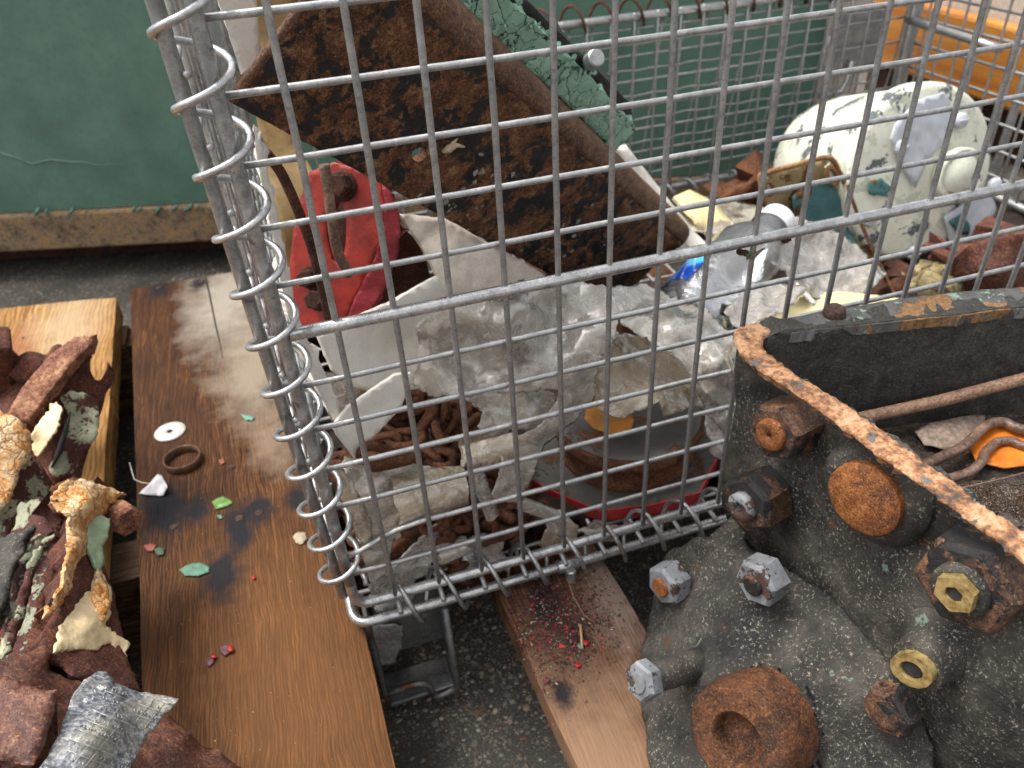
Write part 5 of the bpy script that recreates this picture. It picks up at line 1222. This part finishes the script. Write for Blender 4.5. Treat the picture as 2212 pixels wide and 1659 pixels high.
# the main arm: broad painted head with the bolt, running down to the boss
lpart([(118, 1055, -9.0), (140, 1035, -9.1), (172, 1028, -9.3), (215, 1040, -9.7), (250, 1052, -10.0), (276, 1066, -10.2), (270, 1080, -10.3), (252, 1100, -10.3), (240, 1150, -10.5), (225, 1170, -10.5), (230, 1210, -10.5), (250, 1270, -10.6), (265, 1340, -10.7), (282, 1420, -10.8), (312, 1490, -10.9), (250, 1500, -10.4), (180, 1460, -9.8), (110, 1430, -9.5), (90, 1400, -9.3), (110, 1340, -9.3), (150, 1265, -9.4), (160, 1215, -9.4), (155, 1150, -9.4), (148, 1110, -9.3), (118, 1105, -9.2), (105, 1085, -9.1)], 'arm', PURPLE, step=12, amp=.012, ns=1.4, thick=.8, seed=8, ctrl=[(220, 1300, -10.4), (200, 1100, -9.5)])
lpart([(120, 1060, -8.85), (140, 1040, -8.9), (172, 1033, -9.15), (215, 1044, -9.5), (246, 1056, -9.85), (266, 1065, -9.95), (255, 1075, -10.0), (236, 1095, -10.0), (218, 1125, -10.0), (200, 1150, -9.9), (196, 1190, -10.0), (186, 1215, -9.95), (176, 1250, -9.85), (150, 1290, -9.6), (120, 1320, -9.2), (95, 1335, -9.05), (100, 1310, -9.05), (135, 1270, -9.1), (140, 1230, -9.15), (143, 1190, -9.15), (144, 1150, -9.1), (150, 1115, -9.05), (125, 1105, -8.95), (108, 1085, -8.85)], 'cracked_paint', PEEL, step=7, amp=.02, ns=2.2, thick=.06, jag=1.6, seed=9, fold=.07, ctrl=[(190, 1090, -9.1), (165, 1180, -8.9)])
lpart([(190, 1120, -9.6), (222, 1112, -9.8), (238, 1120, -9.9), (234, 1160, -10.0), (222, 1180, -10.0), (228, 1215, -10.1), (212, 1245, -10.1), (200, 1215, -9.9), (188, 1180, -9.7)], 'green_paint', m_paint('sage_green_paint', (.30, .38, .24), .25, .5, chips=.6, chipcol=(.10, .05, .03), bump=.06, grime=.4, sc=1.3), step=7, amp=.03, thick=.05, jag=1.4, seed=10)
lpart([(178, 1262, -9.9), (196, 1235, -10.0), (212, 1222, -10.1), (228, 1250, -10.2), (240, 1275, -10.3), (238, 1330, -10.3), (225, 1350, -10.2), (258, 1375, -10.5), (282, 1390, -10.7), (276, 1402, -10.7), (272, 1432, -10.8), (262, 1415, -10.7), (240, 1388, -10.4), (205, 1405, -10.1), (160, 1402, -9.7), (118, 1408, -9.3), (125, 1370, -9.4), (145, 1320, -9.6)], 'cream_paint', PEEL2, step=7, amp=.02, ns=2, thick=.05, jag=1.8, seed=11, fold=.05, ctrl=[(200, 1340, -9.8)])
lpart([(212, 1225, -9.95), (232, 1262, -10.1), (238, 1310, -10.15), (222, 1345, -10.1), (206, 1330, -10.0), (200, 1280, -9.9)], 'cracked_paint', PEEL, step=7, amp=.02, ns=2.4, thick=.06, jag=1.6, seed=12, fold=.06)
# shadowed inner webs with peeling bark like paint
lpart([(-40, 1110, -10.4), (30, 1140, -10.6), (90, 1120, -10.6), (140, 1110, -10.3), (155, 1150, -10.4), (150, 1230, -10.5), (120, 1290, -10.6), (90, 1370, -10.8), (60, 1420, -11), (-40, 1450, -11.2)], 'inner_web', OLD, step=11, amp=.04, ns=1.1, thick=.3, jag=1.2, seed=13, fold=.25)
lpart([(40, 1090, -9.9), (80, 1075, -9.8), (118, 1095, -9.6), (140, 1120, -9.8), (115, 1150, -10), (80, 1165, -10.1), (55, 1190, -10.2), (30, 1160, -10.2)], 'bark_like_paint', OLD, step=7, amp=.05, ns=2, thick=.08, jag=2.2, seed=14, fold=.2)
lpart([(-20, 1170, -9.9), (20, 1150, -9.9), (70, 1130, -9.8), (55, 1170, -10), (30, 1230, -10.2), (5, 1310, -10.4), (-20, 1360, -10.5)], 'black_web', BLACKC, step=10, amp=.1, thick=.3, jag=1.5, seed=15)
lpart([(8, 1420, -10.2), (30, 1350, -10.1), (42, 1280, -10.0), (62, 1215, -9.9), (92, 1165, -9.8), (125, 1148, -9.8), (118, 1165, -9.9), (95, 1190, -10), (76, 1240, -10.1), (66, 1290, -10.2), (48, 1350, -10.3), (30, 1410, -10.4)], 'flange_edge', OLD, step=7, amp=.06, thick=.12, jag=1.5, seed=25)
lpart([(85, 1200, -10.6), (108, 1185, -10.5), (125, 1200, -10.5), (112, 1240, -10.7), (92, 1300, -10.9), (60, 1370, -11.1), (55, 1330, -11)], 'tan_web', m_paint('tan_old_paint', (.42, .34, .22), .3, .6, chips=.56, chipcol=(.07, .03, .02), grime=.5), step=8, amp=.05, thick=.1, jag=1.2, seed=26)

# bolt on the arm
ba = (at(300, 1112, z=-10.0)-at(258, 1085, z=-10.0)); ba = (ba.normalized()+Vector((0, 0, .12))).normalized()
P = at(250, 1110, z=-10.4)
mb = MB(); mb.lathe(P, ba, [(.33, 0), (.33, .12)], 20); mb.lathe(P+ba*.1, ba, [(.36, 0), (.38, .04), (.37, .42), (.30, .50)], 6, phase=.3, smooth=False)
mb.build('bolt', RIDGE, lcn, auto=30)
# boss and block at the bottom left, and the long lower arm
lpart([(-80, 1440, -8.9), (0, 1425, -9.0), (60, 1400, -9.2), (100, 1385, -9.3), (112, 1400, -9.35), (115, 1440, -9.5), (160, 1462, -9.7), (230, 1480, -10.1), (310, 1500, -10.6), (400, 1560, -10.9), (440, 1600, -11.2), (560, 1670, -11.6), (640, 1760, -11.8), (-80, 1760, -8.6)], 'lower_body', m_rust('polished_rust', (.05, .017, .012), (.12, .042, .025), (.27, .12, .06), sc=1.0, bump=.05, rough=.5), step=12, amp=.02, r=30, thick=1.4, seed=16, ctrl=[(400, 1580, -10.4), (520, 1680, -11.1), (480, 1620, -11.0), (60, 1480, -8.9), (340, 1600, -10.4)])
blk = [(-30, 1490, -7.6), (60, 1475, -7.7), (118, 1492, -7.8), (125, 1510, -7.9), (98, 1600, -7.9), (70, 1645, -7.9), (0, 1640, -7.8), (-60, 1600, -7.6)]
lpart(blk, 'square_head', m_rust('block_rust', (.07, .026, .018), (.16, .062, .04), (.38, .20, .10), sc=1.2, bump=.04, rough=.42), step=12, amp=.03, thick=.9, seed=17)
lpart([(-80, 1470, -8.0), (-10, 1452, -8.0), (40, 1460, -8.1), (55, 1480, -8.1), (0, 1560, -8.0), (-80, 1600, -7.9)], 'square_head', m_rust('block_rust2', (.07, .026, .018), (.16, .062, .04), (.38, .20, .10), sc=1.2, bump=.04, rough=.42), step=12, amp=.03, thick=1.0, seed=18)
# ---- worn printed metal plate lying on the casting
pl_t = thing('metal_data_plate', 'torn worn grey metal data plate with printed table lines, lower left', 'data plate', at(200, 1560, z=-8.5))
def m_plate():
    m = Mat('worn_print'); n1 = m.noise(1.2, 5, .6); n2 = m.noise(14, 5, .7)
    c = m.ramp(n2, [(.36, (.055, .06, .08)), (.48, (.13, .14, .165)), (.58, (.30, .305, .31)), (.70, (.52, .52, .48))])
    c = m.mix(m.math('MULTIPLY', m.step(n1, .45, .65), .6), c, (.42, .38, .26))
    return m.done(m.bsdf(c, .55, 0, m.bump(n2, .02, .5)))
PLM = m_plate(); LINE = flat('pale_line', (.40, .41, .40), .6, 0, sc=10, var=.5); PRN = flat('pale_print', (.36, .37, .37), .6, 0, sc=12, var=.5)
pz = dict(a=-8.6, b=-8.3)
plo = [(240, 1430+0, -9.05), (262, 1462, -9.3), (176, 1395+60, -8.7)]
plate = [(150, 1520, -8.35), (158, 1500, -8.4), (180, 1470, -8.5), (212, 1450, -8.7), (228, 1452, -8.8), (255, 1478, -9.0), (290, 1492, -9.2), (340, 1500, -9.4), (388, 1508, -9.5), (372, 1528, -9.45), (350, 1545, -9.4), (352, 1550, -9.4), (318, 1590, -9.2), (290, 1640, -9.0), (250, 1720, -8.8), (0, 1760, -7.7), (50, 1700, -7.9), (100, 1640, -8.1), (130, 1580, -8.2)]
plate_c = [(230, 1560, -8.35), (180, 1600, -8.1), (250, 1500, -8.75)]
surf([z(*q) for q in plate], [z(*q) for q in plate_c], step=9, amp=.03, ns=.8, thick=.03, jag=.8, seed=19).build('plate', PLM, pl_t)
# printed grid, lettering: thin relief following the plate
import numpy as _np
_c = [(u, v, (at(u, v, z=zz)-CAMP).dot(CF)) for u, v, zz in plate+plate_c]
_A = _np.array([(u, v, 1) for u, v, k in _c], float); _b = _np.array([1/k for *_, k in _c]); _s = _np.linalg.lstsq(_A, _b, rcond=None)[0]; _r = _b-_A@_s; _uv = _A[:, :2]
def onplate(u, v, lift=.05):
    lift = lift*.25
    d = ((_uv[:, 0]-u)**2+(_uv[:, 1]-v)**2)+4; w = d**-1.6
    k = 1/(_s[0]*u+_s[1]*v+_s[2]+(w*_r).sum()/w.sum()); r = ray(u, v)
    return CAMP+r*((k-lift)/r.dot(CF))
def ruled(a, b, wd=1.0):
    """point of the print: a along the rows, b down the columns; the rows lean and fan like the photograph's"""
    L = Vector((168, 1512)).lerp(Vector((232, 1462)), a)       # start along the curved top edge
    u = 236-68*(1-a)+b*(150-30*a)*.0; 
    P0 = Vector((160, 1535)).lerp(Vector((250, 1472)), a); P1 = Vector((60, 1730)).lerp(Vector((388, 1545)), a)
    return P0
g0 = Vector((172, 1528)); gu = Vector((.80, -.60)); gv = Vector((.93, .36))     # lettering runs up to the right; rows run down to the right
lines = MB()
def inplate(u, v):
    c = False; j = len(plate)-1
    for i in range(len(plate)):
        a, b = plate[i], plate[j]
        if (a[1] > v) != (b[1] > v) and u < (b[0]-a[0])*(v-a[1])/(b[1]-a[1])+a[0]: c = not c
        j = i
    return c
def seg(p, q, r=.010, mbx=None):
    r *= .62
    n = max(2, int((q-p).length/8)); run = []
    for i in range(n+1):
        t = p.lerp(q, i/n)
        if inplate(t.x+3, t.y+3) and inplate(t.x-3, t.y-4): run.append(onplate(t.x, t.y, .035))
        else:
            if len(run) > 1: (mbx or lines).tube(run, r, 4)
            run = []
    if len(run) > 1: (mbx or lines).tube(run, r, 4)
rows = [Vector((232-12*k-1.2*k*k*.3, 1470+21*k)) for k in range(0, 13)]
for k, p in enumerate(rows): seg(p-Vector((60, 26)), p+Vector((240, 92)), .010 if k % 3 else .018)
cols = [Vector((245+22*k, 1474+9*k)) for k in range(-4, 8)]
for p in cols: seg(p, p+Vector((-190, 230)), .009)
lines.build('printed_lines', LINE, pl_t)
prn = MB(); rp2 = random.Random(4)
for k, p in enumerate(rows):
    for j in range(36):
        q = p+Vector((-50+7.5*j, -20+2.9*j))+Vector((-6, 11))
        if inplate(q.x, q.y) and inplate(q.x+6, q.y+6) and inplate(q.x-5, q.y+6) and rp2.random() < .8:
            a = Vector((rp2.uniform(1, 2.6), rp2.uniform(0, 1))); b = Vector((rp2.uniform(-2, -.5), rp2.uniform(2, 4.5)))
            prn.tube([onplate(*(q), .03), onplate(*(q+b), .03)], .011, 4); 
            if rp2.random() < .7: prn.tube([onplate(*(q), .03), onplate(*(q+a), .03)], .010, 4)
            if rp2.random() < .5: prn.tube([onplate(*(q+b), .03), onplate(*(q+b+a), .03)], .010, 4)
tag(prn.build('printed_figures', PRN, pl_t), kind='stuff')
# the word along the curved top edge
FONT = {'C': [[(1, .15), (.6, 0), (.2, .15), (0, .5), (.2, .85), (.6, 1), (1, .85)]], 'O': [[(.5, 0), (.1, .2), (0, .5), (.1, .8), (.5, 1), (.9, .8), (1, .5), (.9, .2), (.5, 0)]],
        'R': [[(0, 0), (0, 1), (.7, 1), (1, .8), (.7, .55), (0, .55)], [(.5, .55), (1, 0)]], 'P': [[(0, 0), (0, 1), (.7, 1), (1, .75), (.7, .5), (0, .5)]],
        'A': [[(0, 0), (.5, 1), (1, 0)], [(.2, .4), (.8, .4)]], 'T': [[(0, 1), (1, 1)], [(.5, 1), (.5, 0)]], 'I': [[(.5, 0), (.5, 1)]], 'N': [[(0, 0), (0, 1), (1, 0), (1, 1)]]}
word = 'CORPORATION'
wl = MB(); base = [Vector((160, 1532)), Vector((172, 1510)), Vector((190, 1490)), Vector((212, 1472)), Vector((226, 1466))]
def onb(t):
    t = max(0, min(.999, t))*(len(base)-1); i = int(t); return base[i].lerp(base[i+1], t-i), (base[i+1]-base[i]).normalized()
for i, chh in enumerate(word):
    t = (i+.1)/len(word)
    for st in FONT[chh]:
        pts = []
        for x, y_ in st:
            p, d = onb(t+x*.062); nrm = Vector((d.y, -d.x)); q = p+nrm*(y_*12-22); pts.append(onplate(q.x, q.y, .04))
        wl.tube(pts, .019, 4)
wl.build('lettering', flat('pale_lettering', (.62, .63, .60), .6, 0, sc=10, var=.2), pl_t)

# ================================================================ small things on the oak board
zt = ZT+.0
wsh = MB(); P = at(367, 932, z=zt+.05); wsh.lathe(P-Vector((0, 0, .03)), (0, 0, 1), [(.09, .0), (.46, 0), (.47, .02), (.46, .045), (.10, .05), (.09, .03), (.09, 0)], 40, caps=False)
def m_mica():
    m = Mat('mother_of_pearl'); n = m.noise(2.5, 6, .6)
    c = m.ramp(n, [(.35, (.42, .43, .39)), (.55, (.55, .55, .51)), (.68, (.50, .30, .32)), (.76, (.20, .16, .18))])
    return m.done(m.bsdf(c, .35, 0, m.bump(n, .02)))
single(wsh, 'washer', m_mica(), 'flat pearly white washer with a small hole on the oak board', 'washer')
rg = MB(); P = at(398, 1000, z=zt)
rg.lathe(P-Vector((0, 0, .01)), (0, 0, 1), [(.50, 0), (.53, .02), (.53, .26), (.51, .28), (.49, .26), (.49, .02), (.50, 0)], 48, jit=.012, caps=False)
single(rg, 'metal_ring', m_rust('bronze_ring', (.06, .03, .02), (.16, .085, .045), (.35, .22, .12), sc=2, bump=.03, rough=.5), 'rusty brown metal ring standing on the oak board', 'ring')
film_s = surf([z(300, 1066, ZT+.03), z(318, 1050, ZT+.2), z(340, 1024, ZT+.35), z(350, 1028, ZT+.3), z(362, 1052, ZT+.2), z(352, 1070, ZT+.08), z(325, 1070, ZT+.03)], step=6, amp=.05, ns=3, thick=.012)
single(film_s, 'plastic_shard', flat('clear_shard', (.62, .60, .62), .25), 'small crumpled clear plastic shard beside the metal ring', 'plastic shard')
single(MB().tube([at(280, 1000, z=ZT+.1), at(290, 1035, z=ZT+.15), at(305, 1042, z=ZT+.1), at(325, 1045, z=ZT+.2)], .015, 5), 'plastic_thread', flat('thread', (.55, .5, .45), .5), 'thin pale plastic thread at the left edge of the oak board', 'thread')
def chip(pl, name, mat, lab, cat, zz=ZT+.04, curl=.06, step=4, th=.02, seed=0):
    return single(surf([z(u, v, zz) for u, v in pl], [z(sum(p[0] for p in pl)/len(pl), sum(p[1] for p in pl)/len(pl), zz+curl)], step=step, amp=.015, ns=5, thick=th, jag=.5, seed=seed), name, mat, lab, cat)
GCH = flat('green_chip', (.085, .20, .13), .5, var=.25, sc=4); LGR = flat('leaf_green', (.13, .24, .07), .35, var=.4, sc=5); RCH = flat('red_chip', (.38, .018, .018), .4, var=.3, sc=6); MCH = flat('maroon_chip', (.09, .03, .035), .5, var=.2); BCH = flat('brick_chip', (.26, .07, .045), .6)
chip([(387, 1231), (400, 1222), (418, 1216), (436, 1216), (452, 1224), (452, 1236), (430, 1244), (400, 1244)], 'paint_chip', GCH, 'largest dark green paint chip in the middle of the oak board', 'paint chip', seed=1)
chip([(457, 1085), (468, 1076), (482, 1072), (496, 1078), (502, 1086), (490, 1094), (478, 1098), (464, 1100), (462, 1092)], 'paint_chip', LGR, 'crumpled bright green flake near the nail stains', 'paint chip', curl=.18, seed=2)
chip([(468, 1113), (476, 1111), (482, 1117), (474, 1120)], 'paint_chip', GCH, 'tiny green flake just below the bright green one', 'paint chip', seed=3)
chip([(520, 895), (536, 897), (550, 902), (545, 908), (530, 906)], 'paint_chip', flat('blue_green_chip', (.12, .30, .22), .5), 'narrow blue green flake near the corner post, far along the oak board', 'paint chip', seed=4)
chip([(311, 1178), (325, 1174), (337, 1178), (330, 1190), (318, 1190)], 'paint_chip', BCH, 'brick red chip beside a dark green crumb', 'paint chip', seed=5)
chip([(333, 1187), (345, 1180), (356, 1186), (352, 1198), (340, 1200)], 'paint_chip', flat('dark_green_crumb', (.05, .09, .05), .6), 'dark green crumb beside the brick red chip', 'paint chip', curl=.12, seed=6)
chip([(474, 1396), (488, 1390), (502, 1398), (498, 1408), (486, 1418), (476, 1408)], 'paint_chip', MCH, 'maroon paint chip with bright red border, right of a pair', 'paint chip', seed=7)
chip([(492, 1392), (503, 1397), (503, 1406), (492, 1408)], 'paint_chip', RCH, 'bright red sliver overlapping the right maroon chip', 'paint chip', zz=ZT+.09, seed=8)
chip([(446, 1425), (456, 1412), (466, 1416), (463, 1428), (452, 1440), (443, 1434)], 'paint_chip', MCH, 'smaller maroon chip, left of the pair', 'paint chip', seed=9)
chip([(452, 1414), (464, 1412), (468, 1420), (458, 1421)], 'paint_chip', RCH, 'bright red sliver on the smaller maroon chip', 'paint chip', zz=ZT+.09, seed=10)
chip([(542, 1245), (550, 1241), (553, 1248), (546, 1253)], 'paint_chip', RCH, 'single tiny bright red flake right of the large green chip', 'paint chip', seed=11)
chip([(472, 993), (482, 990), (486, 999), (477, 1003)], 'paint_chip', BCH, 'small reddish flake right of the metal ring', 'paint chip', seed=12)
chip([(633, 1158), (645, 1148), (660, 1150), (664, 1165), (650, 1176), (638, 1172)], 'pebble', flat('beige_stone', (.34, .28, .20), .6), 'beige flat stone beside the corner spiral', 'stone', curl=.2, seed=13)
# grit: chips of red, green and dirt strewn on the right board
grit = MB(); gm = []; rg_ = random.Random(12)
GM = [flat('grit_dark', (.045, .02, .015), .8), flat('grit_red', (.42, .03, .025), .6), flat('grit_green', (.14, .22, .16), .6), flat('grit_maroon', (.13, .03, .03), .7), flat('grit_pale', (.36, .30, .22), .7)]
def grain(P, r):
    q = [Vector((rg_.gauss(0, 1), rg_.gauss(0, 1), abs(rg_.gauss(0, .5)))).normalized()*r*rg_.uniform(.5, 1.2) for _ in range(4)]
    grit.add([P+p for p in q], [(0, 1, 2), (0, 2, 3), (0, 3, 1), (1, 3, 2)], False)
for k in range(5200):
    u = rg_.gauss(1210, 60); v = rg_.gauss(1340, 58)
    P = at(u, v, z=ZT+.01)
    if not (2.35 < P.x < 5.2): continue
    grain(P, abs(rg_.gauss(0, .022))+.008); gm.append(rg_.choices((0, 1, 2, 3, 4), (62, 8, 5, 20, 5))[0])
for k in range(300):                       # thin scatter over the oak board
    P = at(rg_.uniform(290, 760), rg_.uniform(900, 1650), z=ZT+.01)
    if P.x > -1.3: continue
    grain(P, abs(rg_.gauss(0, .010))+.004); gm.append(rg_.choices((0, 1, 2, 3, 4), (50, 3, 8, 8, 40))[0])
o = grit.build('grit', GM[0], None, loc=Vector((3.7, -1.5, ZT))); tag(o, 'crumbs of rust, red and green paint and dirt strewn on the boards', 'grit', kind='stuff')
add_mats(o, GM, lambda i: gm[i//4])
for i, (u, v, m, lab) in enumerate([(1195, 1268, GM[3], 'maroon crumb just below the clamp'), (1180, 1468, GM[3], 'maroon flake lowest of the crumb patch'), (1265, 1388, RCH, 'brightest red crumb beside the dry stalk'), (1253, 1395, GCH, 'pale green crumb beside the dry stalk'), (1248, 1435, RCH, 'red crumb below the dry stalk')]):
    chip([(u-7, v), (u-2, v-6), (u+6, v-4), (u+7, v+3), (u, v+7)], 'paint_chip', m, lab, 'paint chip', zz=ZT+.06, seed=40+i)
single(MB().tube([at(1258, 1402, z=ZT+.05), at(1254, 1350, z=ZT+.1)], .03, 6), 'dry_stalk', flat('stalk', (.42, .26, .13), .6), 'short straight dry stalk among the crumbs', 'stalk')
single(MB().tube([at(1225, 1250, z=ZT+.4), at(1240, 1290, z=ZT+.2), at(1262, 1330, z=ZT+.05), at(1285, 1345, z=ZT+.05)], .018, 5), 'bent_twig', flat('stem', (.20, .11, .07), .7), 'thin dark bent twig under the clamp', 'twig')
# bits caught under the thick rail
for i, (u, v, m, lab) in enumerate([(1605, 546, RUSTD, 'dark crumb caught under the thick rail'), (1622, 552, GCH, 'green flake caught under the thick rail'), (1700, 520, RUSTD, 'black speck under the thick rail further right')]):
    single(surf([(u+a, v+b, at(u+a, v+b, y=-.12)) for a, b in ((-12, -2), (-4, -6), (10, -6), (12, 0), (2, 7), (-8, 5))], step=4, amp=.03, ns=4, thick=.05, jag=.8, seed=i), 'leaf_crumb', m, lab, 'crumb')
single(MB().tube([at(1612, 560, y=-.12), at(1635, 548, y=-.15), at(1652, 536, y=-.12)], [.02, .045, .02], 5), 'bark_splinter', flat('bark', (.16, .11, .08), .8), 'brown bark splinter wedged against the thick rail', 'splinter')
single(MB().tube([at(1570, 760, y=-.1), at(1590, 815, y=-.12), at(1600, 850, y=-.1)], [.02, .07, .10], 8), 'plastic_drip', FILM3, 'drip shaped clear plastic tag on the mesh wire', 'plastic tag')
